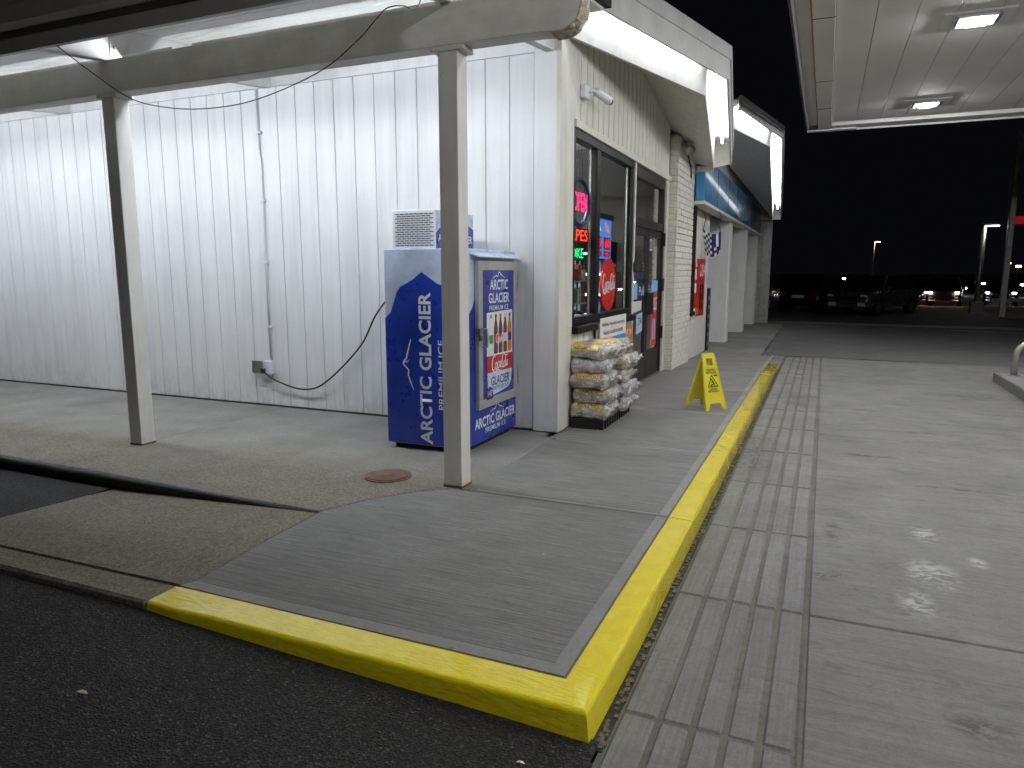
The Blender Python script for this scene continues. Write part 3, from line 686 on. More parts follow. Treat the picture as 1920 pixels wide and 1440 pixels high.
# soffit 1, warped between the wall line and the inner board
MB().add([(-2.36, 6.62, 3.79), (-1.53, 9.66, 3.815), (X0 - .02, 9.0, 4.40), (X0 - .02, 12.0, 3.80), (X0 - .02, 13.4, 3.54), (-1.925, 13.4, 3.40)], [(0, 1, 2), (2, 1, 3), (1, 5, 4, 3)]).build('soffit', 'cream_paint', ST)
ep = MB().wall((X0 + .1, 13.36), (-1.93, 13.36), 3.36, 3.36, 3.84, 3.44, .04).build('end_panel', 'cream_paint', ST)
MB().box(-2.26, -1.92, 13.31, 13.358, 3.35, 3.45).build('end_trim', 'cream_paint', ep)
# roof over everything (kept above the troughs)
MB().ext([(-18, 4.9), (-2.9, 4.9), (-2.42, 6.7), (-2.42, 25.4), (-18, 25.4)], 4.46, 4.54).build('roof', 'gutter_dark', ST)
I2 = [(-1.80, 13.62), (-1.237, 16.5), (-1.67, 25.0)]; O2 = [(-1.55, 13.62), (-.985, 16.55), (-1.42, 25.05)]
trough(I2, O2, [4.19, 4.21, 3.26], [4.42, 4.36, 3.33], [4.6, 4.62, 3.75], [4.66, 4.61, 3.66])
tubes((-1.62, 14.0, 4.5), (-1.17, 16.3, 4.48), 1, 'fluorescent_tube', 'trough_tube'); tubes((-1.16, 16.8, 4.45), (-1.52, 24.6, 3.58), 3, 'fluorescent_tube', 'trough_tube')
MB().add([(X2 - .03, 13.5, 4.24), (-1.80, 13.62, 4.22), (-1.237, 16.5, 4.23), (X2 - .03, 16.5, 4.24), (X2 - .03, 25.2, 4.22), (-1.67, 25.0, 3.30)], [(0, 1, 2, 3), (3, 2, 5, 4)]).build('soffit', 'cream_paint', ST)
MB().wall((X2, 25.1), (-1.45, 25.1), 3.28, 3.28, 4.2, 3.6, .05).build('end_panel', 'cream_paint', ST)
MB().box(-18, -1.70, 25.45, 25.6, -.1, 4.3).build('end_wall', 'stone_rough', ST)

# porch: posts, beam, rafters, ceiling boards, fascia and gutter
def ceilz(y): return 3.70 + .11 * (y - 4.78)
for i, x in enumerate((-5.90, -2.545, -9.25)):
    p = MB().box(x, x + .152, 4.565, 4.715, .012, 3.128).build('porch_post', 'post_paint', ST, bevel=.008, seg=2)
    MB().box(x - .004, x + .156, 4.561, 4.719, 0, .014).build('base_plate', 'rust', p)
    MB().box(x - .05, x + .20, 4.553, 4.727, 3.095, 3.127).build('cap_plate', 'post_paint', p, bevel=.004)
# beam with a chipped, rounded end
bp = [(-18, 3.13), (-1.80, 3.13), (-1.66, 3.118), (-1.57, 3.145), (-1.525, 3.20), (-1.505, 3.30), (-1.50, 3.405), (-18, 3.405)]
MB().prism([(x, 4.56, z) for x, z in bp], [(x, 4.72, z) for x, z in bp]).build('porch_beam', 'beam_paint', ST, bevel=.006)
be = MB(); n1, n2 = 14, 8; vv = []
prof_ = [(-1.72, 3.116), (-1.655, 3.113), (-1.60, 3.13), (-1.562, 3.152), (-1.54, 3.18), (-1.521, 3.22), (-1.509, 3.27), (-1.502, 3.32), (-1.498, 3.37), (-1.4965, 3.404)]
for i, (x_, z_) in enumerate(prof_):
    for j in range(n2 + 1):
        q = Vector((x_, 4.553 + .174 * j / n2, z_)); d_ = noise.noise(q * 16) * .016 + noise.noise(q * 45) * .008
        vv.append(q + Vector((d_ + .004, 0, -d_ * .5)))
be.add(vv, [(i * (n2 + 1) + j, i * (n2 + 1) + j + 1, (i + 1) * (n2 + 1) + j + 1, (i + 1) * (n2 + 1) + j) for i in range(len(prof_) - 1) for j in range(n2)])
be.build('rotten_end', 'rotten_wood', ST)
for x in (-5.88, -2.52, -9.2, -12.6):
    a = [(x, 3.85, 3.292), (x + .09, 3.85, 3.292), (x + .09, 6.59, 3.596), (x, 6.59, 3.596)]
    b_ = [(x, 3.85, ceilz(3.85)), (x + .09, 3.85, ceilz(3.85)), (x + .09, 6.59, ceilz(6.59)), (x, 6.59, ceilz(6.59))]
    a = [(p[0], p[1], max(p[2], 3.408) if 4.5 < p[1] < 4.8 else p[2]) for p in a]
    rf = MB().prism([(p[0], p[1], p[2] + .03) for p in a], b_).build('rafter', 'white_trim', ST, bevel=.004)
    MB().box(x + .091, x + .097, 4.60, 4.68, 3.43, 3.60).build('bracket', 'white_trim', rf)
    MB().tube([(x + .09, 4.64, 3.52), (x + .115, 4.64, 3.52)], .014, 8).build('bolt', 'dull_steel', rf)
cl = MB().prism([(-18, 3.83, ceilz(3.83) + .03), (-1.9, 3.83, ceilz(3.83) + .03), (-1.9, 6.6, ceilz(6.6) + .03), (-18, 6.6, ceilz(6.6) + .03)],
                [(-18, 3.83, ceilz(3.83) + .1), (-1.9, 3.83, ceilz(3.83) + .1), (-1.9, 6.6, ceilz(6.6) + .1), (-18, 6.6, ceilz(6.6) + .1)]).build('porch_ceiling', 'dark_gap', ST)
y = 3.84
while y < 6.5:
    y1 = y + .172
    MB().prism([(-18, y, ceilz(y)), (-1.95, y, ceilz(y)), (-1.95, y1, ceilz(y1)), (-18, y1, ceilz(y1))],
               [(-18, y, ceilz(y) + .025), (-1.95, y, ceilz(y) + .025), (-1.95, y1, ceilz(y1) + .025), (-18, y1, ceilz(y1) + .025)]).build('ceiling_board', 'ceiling_paint', cl)
    y = y1 + .008
MB().box(-18, -1.9, 3.79, 3.828, 3.265, 3.70).build('porch_fascia', 'gutter_dark', ST)
gp = [(3.66, 3.42), (3.655, 3.53), (3.64, 3.55), (3.64, 3.58), (3.785, 3.58), (3.785, 3.42), (3.72, 3.395)]
MB().prism([(-18, y, z) for y, z in gp], [(-1.9, y, z) for y, z in gp]).build('gutter', 'gutter_dark', ST, bevel=.004)
for i in range(4):
    x = -12.95 + i * 2.66
    MB().box(x, x + 2.44, 4.724, 4.925, 3.462, 3.485).build('lamp_shield', 'white_trim', ST)  # unseen strip widened over the tubes to hold their light off the ceiling
    tubes((x, 4.875, 3.412), (x + 2.44, 4.875, 3.412), 1, 'fluorescent_tube', 'porch_tube'); tubes((x, 4.795, 3.412), (x + 2.44, 4.795, 3.412), 1, 'fluorescent_tube', 'porch_tube')

# sales room seen through the glass
rm = MB()
rm.box(-9, X0 - .165, 6.76, 14.6, -.02, .0); rf_ = rm.build('shop_floor', 'room_floor', ST)
rm = MB(); rm.box(-9, X0 - .165, 6.755, 14.6, 3.05, 3.08); rm.box(-9, -8.95, 6.76, 14.6, 0, 3.05); rm.box(-9, X0 - .17, 14.5, 14.6, 0, 3.05); rm.box(-9, X0 - .17, 6.752, 6.76, 0, 3.05); rm.box(X0 - .21, X0 - .17, 11.75, 14.5, 0, 3.05)
rm.build('shop_room', 'room_grey', ST)
for (x, y) in ((-7.4, 8.4), (-7.0, 11.4), (-3.5, 6.95)): MB().box(x, x + .6, y, y + 1.2, 3.02, 3.045).build('ceiling_panel', 'room_panel', ST)
ck = thing('drinks_cooler', (-4.6, 14.0, 0), 'lit drinks cooler with shelves of bottles seen through the left window pane', 'cooler')
MB().box(-5.6, -3.95, 14.42, 14.48, 0, 2.2).build('back', 'black_plastic', ck)
MB().box(-5.6, -3.95, 13.7, 14.42, 2.0, 2.2).box(-5.6, -5.55, 13.7, 14.42, 0, 2.0).box(-4.0, -3.95, 13.7, 14.42, 0, 2.0).box(-5.55, -4.0, 13.7, 14.42, 0, .12).build('case', 'black_frame', ck)
for z in (.35, .75, 1.15, 1.55): 
    s_ = MB().box(-5.55, -4.0, 13.75, 14.42, z, z + .02).build('shelf', 'box_white', ck)
    MB().box(-5.55, -4.0, 13.735, 13.75, z - .02, z + .03).build('glowing_price_rail', 'cooler_light', s_)  # rail glows by its own emission though it is no lamp
    for j in range(14):
        x = -5.48 + j * .105
        MB().tube([(x, 13.85, z + .021), (x, 13.85, z + .18), (x, 13.85, z + .23), (x, 13.85, z + .27)], [.036, .036, .014, .014], 8).build('bottle', ['box_white', 'cola_brown', 'sky_blue', 'box_white'][(j * 7 + int(z * 10)) % 4], s_)
MB().box(-5.5, -4.05, 13.76, 13.80, 1.94, 1.98).build('lamp', 'cooler_light', ck)
rk = thing('snack_rack', (-4.3, 11.0, 0), 'snack rack with coloured packets inside the store behind the door', 'rack')
MB().box(-4.36, -4.30, 9.6, 12.6, 0, 1.75).build('back_panel', 'room_grey', rk)
pk = ['poster_red', 'bag_yellow', 'sky_blue', 'poster_orange', 'poster_white', 'label_green', 'navy']
for z in (.25, .65, 1.05, 1.45):
    sh = MB().box(-4.30, -3.95, 9.6, 12.6, z - .02, z).build('shelf', 'box_white', rk)
    for j in range(13): MB().box(-4.22, -3.99, 9.65 + j * .226, 9.65 + j * .226 + rnd.uniform(.12, .2), z + .001, z + rnd.uniform(.18, .29)).build('packet', pk[rnd.randrange(7)], sh, bevel=.012)
cn = thing('sales_counter', (-3.3, 8.8, 0), 'dark sales counter inside the store behind the window', 'counter')
MB().box(-3.6, -2.95, 7.3, 9.2, 0, .98).build('body', 'black_plastic', cn); MB().box(-3.65, -2.9, 7.25, 9.25, .98, 1.03).build('top', 'room_grey', cn)

# ================================================================== FUEL CANOPY
CX, CYF, CZ = -.515, 16.6, 4.5
CN = thing('fuel_canopy', (4.5, 8, 0), 'large flat white fuel canopy with blue fascia and recessed lamps', 'canopy')
MB().box(CX - .04, CX - .012, -8, CYF - .03, CZ - .02, 5.5).build('fascia', 'canopy_blue', CN)
MB().box(CX - .012, 11, CYF - .03, CYF, CZ - .05, 5.5).build('fascia', 'canopy_white', CN)
MB().box(CX - .01, CX + .02, -8, CYF - .05, CZ - .03, 4.9).build('gutter_wall', 'canopy_white', CN)
MB().box(CX + .02, CX + .175, -8, CYF - .25, CZ + .05, CZ + .07).build('gutter_channel', 'canopy_white', CN)
ep_ = MB().box(CX + .20, CX + .44, -8, CYF - .18, CZ - .03, CZ + .10).build('edge_pan', 'deck_white', CN, bevel=.004)
for y in (5.5, 9.4, 12.4, 14.4): MB().box(CX + .198, CX + .442, y, y + .012, CZ - .034, CZ - .02).build('pan_joint', 'dark_gap', ep_)
MB().box(CX + .180, CX + .199, -8, 14.0, CZ - .026, CZ + .02).build('rust_seam', 'rust_stain', CN)
MB().box(CX - .01, CX + .9, CYF - .16, CYF - .032, CZ - .05, CZ - .02).build('corner_pan', 'canopy_white', CN)
MB().box(CX + .45, 11, CYF - .45, CYF - .035, CZ - .02, CZ + .06).build('end_pan', 'deck_white', CN, bevel=.004)
MB().box(CX, 11, -8, CYF - .04, CZ + .22, 5.4).build('deck_back', 'dark_gap', CN)
x = CX + .447; pw = .428; pp = None
while x < 11:
    if pp is None: pp = MB().box(x, x + pw - .007, -8, CYF - .47, CZ + .045, CZ + .08).build('deck_panel', 'deck_white', CN, bevel=.003); px0 = x
    else:
        o = bpy.data.objects.new('deck_panel', pp.data); COL.objects.link(o); o.parent = CN; o.location = (x - px0, 0, 0)
    x += pw
for lx in (1.43, 6.3):
    for ly in (14.86, 10.28, 5.70, 1.12):
        h = MB().box(lx - .36, lx + .36, ly - .26, ly + .26, CZ + .015, CZ + .044).build('lamp_housing', 'canopy_white', CN, bevel=.008)
        MB().box(lx - .20, lx + .20, ly - .20, ly + .20, CZ - .02, CZ + .014).build('lamp_body', 'canopy_white', h, bevel=.01)
        for s_ in (-1, 1): MB().box(lx + s_ * .22 - .015, lx + s_ * .22 + .015, ly - .16, ly + .16, CZ - .012, CZ + .014).build('heat_sink', 'dull_steel', h)
        MB().box(lx - .10, lx + .10, ly - .10, ly + .10, CZ - (.042 if ly > 5 else .12), CZ - .021).build('lens', 'led_lens' if ly > 5 else 'led_lens_fill', h)  # nearest two lamps are added out of view as fill, dimmer and deeper-lensed
for y in (3.0, 11.0): MB().box(4.6, 4.95, y, y + .35, -.1, CZ + .06).build('column', 'canopy_white', CN)
# pump island and U bollard
PI = thing('pump_island', (3.3, 9, -.13), 'raised concrete pump island with steel edging at the right border', 'pump island')
MB().ext([(2.60, 3.0), (4.2, 3.0), (4.2, 13.42), (2.60, 13.42)], -.13, .006).build('concrete_top', 'walk_border', PI)
MB().ext([(2.565, 2.97), (2.598, 2.97), (2.598, 13.45), (2.565, 13.45)], -.13, .008).ext([(2.60, 13.422), (4.2, 13.422), (4.2, 13.45), (2.60, 13.45)], -.13, .008).build('steel_edge', 'dull_steel', PI, bevel=.004)
ub = MB().tube([(2.79, 13.2, .0), (2.79, 13.2, .30), (2.80, 13.2, .38), (2.84, 13.2, .45), (2.90, 13.2, .495), (2.98, 13.2, .51), (3.45, 13.2, .51), (3.53, 13.2, .495), (3.59, 13.2, .45), (3.63, 13.2, .38), (3.64, 13.2, .30), (3.64, 13.2, .0)], .046, 14)
UB = thing('hoop_bollard', (3.2, 13.2, 0), 'bent galvanised pipe hoop guard standing on the pump island', 'bollard')
ub.build('hoop', 'galvanised', UB, smooth=True)
for x in (2.79, 3.64): MB().tube([(x, 13.2, .006), (x, 13.2, .018)], .085, 16).build('base_flange', 'galvanised', UB)

# ================================================================== ICE FREEZER
IF = thing('ice_freezer', (-3.2, 6.0, 0), 'tall blue ice freezer with glacier print against the white side wall', 'ice freezer')
bx0, bx1, by0, by1 = -3.62, -2.812, 5.452, 6.555
MB().box(bx0, bx1, by0, by1, .05, 1.80).build('cabinet', 'wrap_ice', IF, bevel=.006)
MB().box(bx0 + .05, bx1 - .05, by0 + .05, by1 - .05, 0, .05).build('base', 'dark_gap', IF)
Yf = by0 - .002; Xf = bx1 + .002
flat('mountain_print', [(bx0 + .004, Yf, .055), (bx1 - .004, Yf, .055), (bx1 - .004, Yf, 1.42), (-2.95, Yf, 1.46), (-3.075, Yf, 1.50), (-3.232, Yf, 1.60), (-3.32, Yf, 1.535), (-3.45, Yf, 1.47), (-3.49, Yf, 1.42), (-3.555, Yf, 1.24), (bx0 + .004, Yf, 1.19)], .002, 'wrap_blue', IF, (0, -1, 0))
flat('mountain_print', [(Xf, by0 + .004, .055), (Xf, by1 - .004, .055), (Xf, by1 - .004, 1.22), (Xf, 6.46, 1.40), (Xf, 6.2, 1.62), (Xf, 6.0, 1.56), (Xf, 5.80, 1.52), (Xf, 5.66, 1.40), (Xf, 5.60, 1.30), (Xf, 5.50, 1.22), (Xf, by0 + .004, 1.21)], .002, 'wrap_blue', IF, (1, 0, 0))
VT = dict(right=(0, 0, 1), up=(-1, 0, 0))
text('ARCTIC GLACIER', (-3.205, Yf - .004, .745), size=0, width=1.36, height=.125, mat='lettering_white', parent=IF, bold=.025, **VT)
text('PREMIUM', (-3.045, Yf - .004, .605), size=0, width=.43, height=.062, mat='lettering_white', parent=IF, bold=.004, **VT); text('ICE', (-3.045, Yf - .004, .935), size=0, width=.15, height=.062, mat='lettering_white', parent=IF, bold=.004, **VT)
ribbon('mountain_line', [[(-.24, -.02, .3), (-.17, .01, 1), (-.10, .035, 1), (-.06, .03, 1), (0, .085, 1), (.05, .05, 1), (.09, .04, 1), (.16, .02, 1), (.22, .0, .3)], [(0, .085, .6), (.02, .05, .8), (.01, .04, .4), (.04, .02, .2)]], .007, (-3.35, Yf - .004, .79), VT['right'], VT['up'], 'lettering_white', IF)
text('ARCTIC GLACIER', (Xf + .004, 6.07, .235), size=0, width=.90, height=.095, mat='lettering_white', parent=IF, bold=.02, **XP)
text('PREMIUM', (Xf + .004, 6.0, .145), size=0, width=.32, height=.048, mat='lettering_white', parent=IF, bold=.004, **XP); text('ICE', (Xf + .004, 6.245, .145), size=0, width=.11, height=.048, mat='lettering_white', parent=IF, bold=.004, **XP)
ribbon('mountain_line', [[(-.16, 0, .3), (-.09, .02, 1), (-.05, .018, 1), (0, .06, 1), (.05, .03, 1), (.16, 0, .3)]], .005, (Xf + .004, 6.10, .30), XP['right'], XP['up'], 'lettering_white', IF)
# door
DX = bx1 + .045
dm = MB(); dy0, dy1, dz0, dz1 = 5.635, 6.50, .37, 1.70; fwid = .085
dm.box(bx1 + .004, DX, dy0, dy1, dz0, dz0 + fwid); dm.box(bx1 + .004, DX, dy0, dy1, dz1 - fwid, dz1); dm.box(bx1 + .004, DX, dy0, dy0 + fwid, dz0 + fwid, dz1 - fwid); dm.box(bx1 + .004, DX, dy1 - fwid, dy1, dz0 + fwid, dz1 - fwid)
idr = dm.build('door', 'steel', IF, bevel=.004)
MB().box(bx1 + .004, DX - .006, dy0 + fwid, dy1 - fwid, dz0 + fwid, dz1 - fwid).build('door_panel', 'wrap_blue', idr)
DP = DX - .004
yc = 6.075
text('ARCTIC', (DP, yc, 1.485), size=0, width=.40, height=.095, mat='lettering_white', parent=idr, bold=.02, **XP)
text('GLACIER', (DP, yc, 1.365), size=0, width=.46, height=.095, mat='lettering_white', parent=idr, bold=.02, **XP)
text('PREMIUM ICE', (DP, yc, 1.275), size=0, width=.43, height=.045, mat='lettering_white', parent=idr, bold=.002, **XP)
ribbon('mountain_line', [[(-.14, 0, .3), (-.07, .02, 1), (-.03, .018, 1), (0, .055, 1), (.05, .03, 1), (.14, 0, .3)]], .005, (DP, yc, 1.545), XP['right'], XP['up'], 'lettering_white', idr)
# drinks sticker
flat('sticker', [(DP, 5.80, .84), (DP, 6.37, .83), (DP, 6.37, 1.245), (DP, 5.80, 1.235)], .002, 'poster_white', idr, (1, 0, 0))
flat('sticker', [(DP, 5.80, .685), (DP, 6.37, .675), (DP, 6.37, .829), (DP, 5.80, .839)], .003, 'cola_red', idr, (1, 0, 0))
cola_script((DP + .005, 6.085, .755), XP['right'], XP['up'], .34, idr)
for i, (mt, cap) in enumerate((('box_white', 'label_green'), ('cola_brown', 'black_plastic'), ('cola_brown', 'cola_red'), ('cola_brown', 'wrap_light'), ('orange_drink', 'navy'))):
    y = 5.885 + i * .105; z0 = .85
    pr = [(.040, 0), (.042, .06), (.036, .11), (.042, .18), (.040, .24), (.016, .31), (.014, .33)]
    pts = [(DP + .003, y - a, z0 + b_) for a, b_ in pr] + [(DP + .003, y + a, z0 + b_) for a, b_ in reversed(pr)]
    bo = flat('bottle_print', pts, .002, mt, idr, (1, 0, 0))
    flat('bottle_cap_print', [(DP + .0032, y - .018, z0 + .331), (DP + .0032, y + .018, z0 + .331), (DP + .0032, y + .018, z0 + .365), (DP + .0032, y - .018, z0 + .365)], .002, cap, idr, (1, 0, 0))
    flat('bottle_label_print', [(DP + .0055, y - .037, z0 + .10), (DP + .0055, y + .037, z0 + .10), (DP + .0055, y + .040, z0 + .18), (DP + .0055, y - .040, z0 + .18)], .001, ['label_green', 'cola_red', 'cola_red', 'poster_white', 'navy'][i], idr, (1, 0, 0))
cola_script((DP + .008, 6.09, .99), XP['right'], XP['up'], .20, idr)
# lower bag print
flat('bag_print', [(DP, 5.82, .50), (DP, 5.95, .47), (DP, 6.28, .50), (DP, 6.35, .56), (DP, 6.36, .674), (DP, 5.81, .684)], .002, 'wrap_light', idr, (1, 0, 0))
text('GLACIER', (DP + .004, 6.09, .60), size=0, width=.42, height=.085, mat='navy', parent=idr, bold=.02, **XP)
text('PREMIUM ICE', (DP + .004, 6.09, .53), size=0, width=.38, height=.042, mat='navy', parent=idr, **XP)
flat('badge_print', [(DP + .003, 5.79, .44), (DP + .003, 5.92, .44), (DP + .003, 5.92, .53), (DP + .003, 5.855, .56), (DP + .003, 5.79, .53)], .002, 'navy', idr, (1, 0, 0))
text('147', (DP + .006, 5.855, .495), size=0, width=.10, height=.06, mat='lettering_white', parent=idr, **XP)
MB().tube([(DX, 5.70, .94), (DX + .05, 5.70, .94), (DX + .055, 5.70, 1.02), (DX + .05, 5.70, 1.10), (DX, 5.70, 1.10)], .010, 8).build('handle', 'steel', idr, smooth=True)
MB().box(DX - .02, DX + .03, 5.60, 5.66, 1.07, 1.11).build('hasp', 'dull_steel', idr)
pl = MB().box(DX + .012, DX + .037, 5.605, 5.655, 1.00, 1.055).build('padlock', 'brass', idr, bevel=.005)
MB().tube([(DX + .025, 5.615, 1.05), (DX + .025, 5.615, 1.085), (DX + .025, 5.63, 1.10), (DX + .025, 5.645, 1.085), (DX + .025, 5.645, 1.05)], .005, 8).build('shackle', 'steel', idr)
for z in (.50, 1.45): MB().box(bx1 + .003, DX + .012, 6.502, 6.535, z, z + .16).build('hinge', 'steel', idr)
MB().prism([(bx1, 5.56, 1.755), (bx1 + .085, 5.56, 1.725), (bx1 + .085, 6.54, 1.725), (bx1, 6.54, 1.755)], [(bx1, 5.56, 1.77), (bx1 + .085, 5.56, 1.735), (bx1 + .085, 6.54, 1.735), (bx1, 6.54, 1.77)]).build('drip_cap', 'wrap_light', IF)
# compressor housing on top
cz0, cz1 = 1.801, 2.145; cx0, cx1, cy0, cy1 = -3.60, -3.16, 5.58, 6.33
hs = MB().box(cx0, cx1, cy0, cy1, cz0, cz1).build('compressor_housing', 'box_white', IF, bevel=.006)
sl = MB(); 
for r_ in range(15):
    for c_ in range(8):
        xx = cx0 + .03 + c_ * .050 + (.02 if r_ % 2 else 0); z = cz0 + .03 + r_ * .0195
        if xx + .04 < cx1 - .01: sl.box(xx, xx + .042, cy0 - .002, cy0 + .004, z, z + .0075)
sl.build('vent_slots', 'black_plastic', hs)
flat('mountain_print', [(cx1 + .001, cy0 + .01, cz0 + .004), (cx1 + .001, cy1 - .01, cz0 + .004), (cx1 + .001, cy1 - .01, cz0 + .20), (cx1 + .001, 6.1, cz0 + .27), (cx1 + .001, 5.95, cz0 + .25), (cx1 + .001, 5.8, cz0 + .20), (cx1 + .001, 5.66, cz0 + .19), (cx1 + .001, cy0 + .01, cz0 + .14)], .002, 'wrap_blue', hs, (1, 0, 0))
flat('ice_print', [(cx1 + .001, cy0 + .01, cz0 + .15), (cx1 + .001, 5.66, cz0 + .20), (cx1 + .001, 5.8, cz0 + .21), (cx1 + .001, 5.95, cz0 + .26), (cx1 + .001, 6.1, cz0 + .28), (cx1 + .001, cy1 - .01, cz0 + .21), (cx1 + .001, cy1 - .01, cz1 - .01), (cx1 + .001, cy0 + .01, cz1 - .01)], .001, 'wrap_ice', hs, (1, 0, 0))
text('ARCTIC GLACIER', (cx1 + .005, 5.955, cz0 + .10), size=0, width=.66, height=.07, mat='lettering_white', parent=hs, bold=.02, **XP)

# ================================================================== wall things: outlet, conduit, cords
ob = thing('outlet_box', (-5.99, 6.59, .48), 'weatherproof outlet box with open grey cover low on the white wall', 'outlet')
MB().box(-6.045, -5.945, 6.53, 6.598, .40, .56).build('box', 'box_white', ob, bevel=.006)
MB().box(-6.215, -6.05, 6.50, 6.515, .41, .56).build('cover', 'dull_steel', ob, bevel=.004)
MB().box(-6.085, -6.03, 6.49, 6.53, .41, .47).build('plug', 'black_plastic', ob, bevel=.006)
cdt = thing('conduit_pipe', (-5.99, 6.58, .56), 'thin white conduit pipe running up the white side wall', 'conduit')
MB().tube([(-5.985, 6.582, .56), (-5.985, 6.582, 2.85), (-6.01, 6.582, 3.0), (-6.01, 6.582, 3.62)], .013, 8).build('pipe', 'white_siding', cdt, smooth=True)
for z in (.95, 1.7, 2.4, 3.15): MB().box(-6.03, -5.955, 6.56, 6.598, z, z + .025).build('strap', 'white_siding', cdt)
def curve_pts(pts, n=6):
    pts = [Vector(p) for p in pts]; out = []
    for i in range(len(pts) - 1):
        p0, p1, p2, p3 = (pts[max(0, min(len(pts) - 1, i + k))] for k in (-1, 0, 1, 2))
        for q in range(n):
            t = q / n; out.append(.5 * ((2 * p1) + (-p0 + p2) * t + (2 * p0 - 5 * p1 + 4 * p2 - p3) * t * t + (-p0 + 3 * p1 - 3 * p2 + p3) * t ** 3))
    return out + [pts[-1]]
pc = MB().tube(curve_pts([(-6.05, 6.50, .44), (-5.93, 6.51, .36), (-5.70, 6.53, .28), (-5.49, 6.53, .252), (-5.28, 6.53, .29), (-5.06, 6.53, .43), (-4.80, 6.54, .66), (-4.62, 6.54, .86), (-4.45, 6.54, 1.15), (-4.2, 6.55, 1.40), (-3.9, 6.56, 1.5), (-3.64, 6.54, 1.5)]), .010, 8)
tag(pc.build('power_cord', 'black_rubber', smooth=True), 'black power cord sagging along the white wall from outlet to freezer', 'cord')
hc = MB().tube(curve_pts([(-5.35, 3.80, 3.27), (-5.40, 4.1, 3.16), (-5.38, 4.45, 3.02), (-4.85, 4.42, 2.895), (-4.34, 4.40, 2.86), (-3.91, 4.40, 2.90), (-3.41, 4.42, 3.035), (-3.11, 4.45, 3.215), (-2.99, 4.48, 3.33), (-2.92, 4.54, 3.425), (-2.82, 4.6, 3.44), (-2.74, 4.62, 3.41), (-2.6, 4.5, 3.5), (-2.4, 4.3, 3.62)]), .0042, 6)
tag(hc.build('hanging_cable', 'black_rubber', smooth=True), 'thin black cable looping below the porch beam', 'cable')

# ================================================================== things on the shop front
def thing_sign(name, loc, label, cat, group=None): return thing(name, loc, label, cat, group)
XS = X0 - .075
op = thing('open_sign', (XS, 7.42, 2.33), 'oval neon sign with pink OPEN lettering in the left window pane', 'neon sign')
MB().tube([(XS, 7.42 + .30 * math.cos(t), 2.33 + .235 * math.sin(t)) for t in [2 * math.pi * k / 28 for k in range(29)]], .026, 8, cap=False).build('oval_border', 'navy', op, smooth=True)
text('OPEN', (XS + .01, 7.43, 2.335), size=0, width=.46, height=.20, mat='neon_pink', parent=op, name='lettering', bold=.02, **XP)
text('e-cig  EBT', (XS + .01, 7.40, 2.115), size=0, width=.52, height=.075, mat='neon_blue', parent=op, name='small_lettering', **XP)
for s_ in (-.12, .12): MB().tube([(XS, 7.42 + s_, 2.54), (XS, 7.42 + s_ * .2, 2.99)], .003, 5).build('hanging_chain', 'black_rubber', op)
lr = thing('led_sign', (XS, 7.35, 2.0), 'red LED letter sign below the neon OPEN sign', 'LED sign')
MB().box(XS - .03, XS - .012, 6.95, 7.78, 1.91, 2.07).build('back_board', 'black_plastic', lr)
text('VAPES', (XS, 7.33, 1.99), size=0, width=.78, height=.12, mat='led_red', parent=lr, **XP)
lg = thing('led_sign', (XS, 7.3, 1.8), 'green LED letter sign below the red letters', 'LED sign')
MB().box(XS - .03, XS - .012, 6.95, 7.62, 1.73, 1.87).build('back_board', 'black_plastic', lg)
text('SMOKE', (XS, 7.24, 1.80), size=0, width=.68, height=.105, mat='led_green', parent=lg, **XP)
ys_ = thing('yellow_banner', (XS, 7.05, 1.45), 'narrow yellow banner at the left edge of the shop window', 'banner')
MB().box(XS - .01, XS - .006, 7.06, 7.16, 1.2, 1.70).build('cloth', 'bag_yellow', ys_)
MB().box(XS - .012, XS - .003, 7.055, 7.165, 1.69, 1.71).build('rod', 'black_plastic', ys_)
lo = thing('lottery_display', (XS, 8.38, 2.0), 'glowing blue lottery display with red jackpot digits in the right pane', 'display')
MB().box(XS - .05, XS - .012, 8.0, 8.72, 1.76, 2.22).build('screen', 'screen_blue', lo)
MB().box(XS - .05, XS + .01, 7.97, 8.76, 2.22, 2.28).build('header', 'black_plastic', lo)
for (ya, yb_, t_) in ((8.05, 8.30, '29'), (8.40, 8.66, '60')):
    MB().box(XS - .010, XS - .006, ya, yb_, 1.87, 2.01).build('digit_panel', 'poster_red', lo); text(t_, (XS - .002, (ya + yb_) / 2, 1.94), size=0, width=.2, height=.11, mat='digit_red', parent=lo, bold=.02, **XP)
    MB().box(XS - .010, XS - .006, ya, yb_, 1.785, 1.845).build('digit_panel', 'poster_red', lo); text('MIL', (XS - .002, (ya + yb_) / 2, 1.815), size=0, width=.18, height=.04, mat='digit_red', parent=lo, **XP)
flat('logo', [(XS - .010, 8.46, 2.09), (XS - .010, 8.64, 2.06), (XS - .010, 8.60, 2.12), (XS - .010, 8.50, 2.17), (XS - .010, 8.44, 2.19)], .004, 'screen_orange', lo, (1, 0, 0))
flat('logo', [(XS - .010, 8.12, 2.10), (XS - .010, 8.28, 2.08), (XS - .010, 8.20, 2.16)], .004, 'screen_white', lo, (1, 0, 0))
XC = X0 - .028
cs = thing('cola_disc_sign', (XC, 8.45, 1.45), 'round red cola disc with white script in the right window pane', 'sign')
MB().tube([(XC - .018, 8.45, 1.45), (XC, 8.45, 1.45)], .315, 40).build('disc', 'cola_red', cs)
cola_script((XC + .004, 8.45, 1.46), XP['right'], XP['up'], .50, cs)
wr = thing('warning_poster', (X0 + .03, 8.27, .86), 'white and blue nicotine warning poster below the shop window', 'poster')
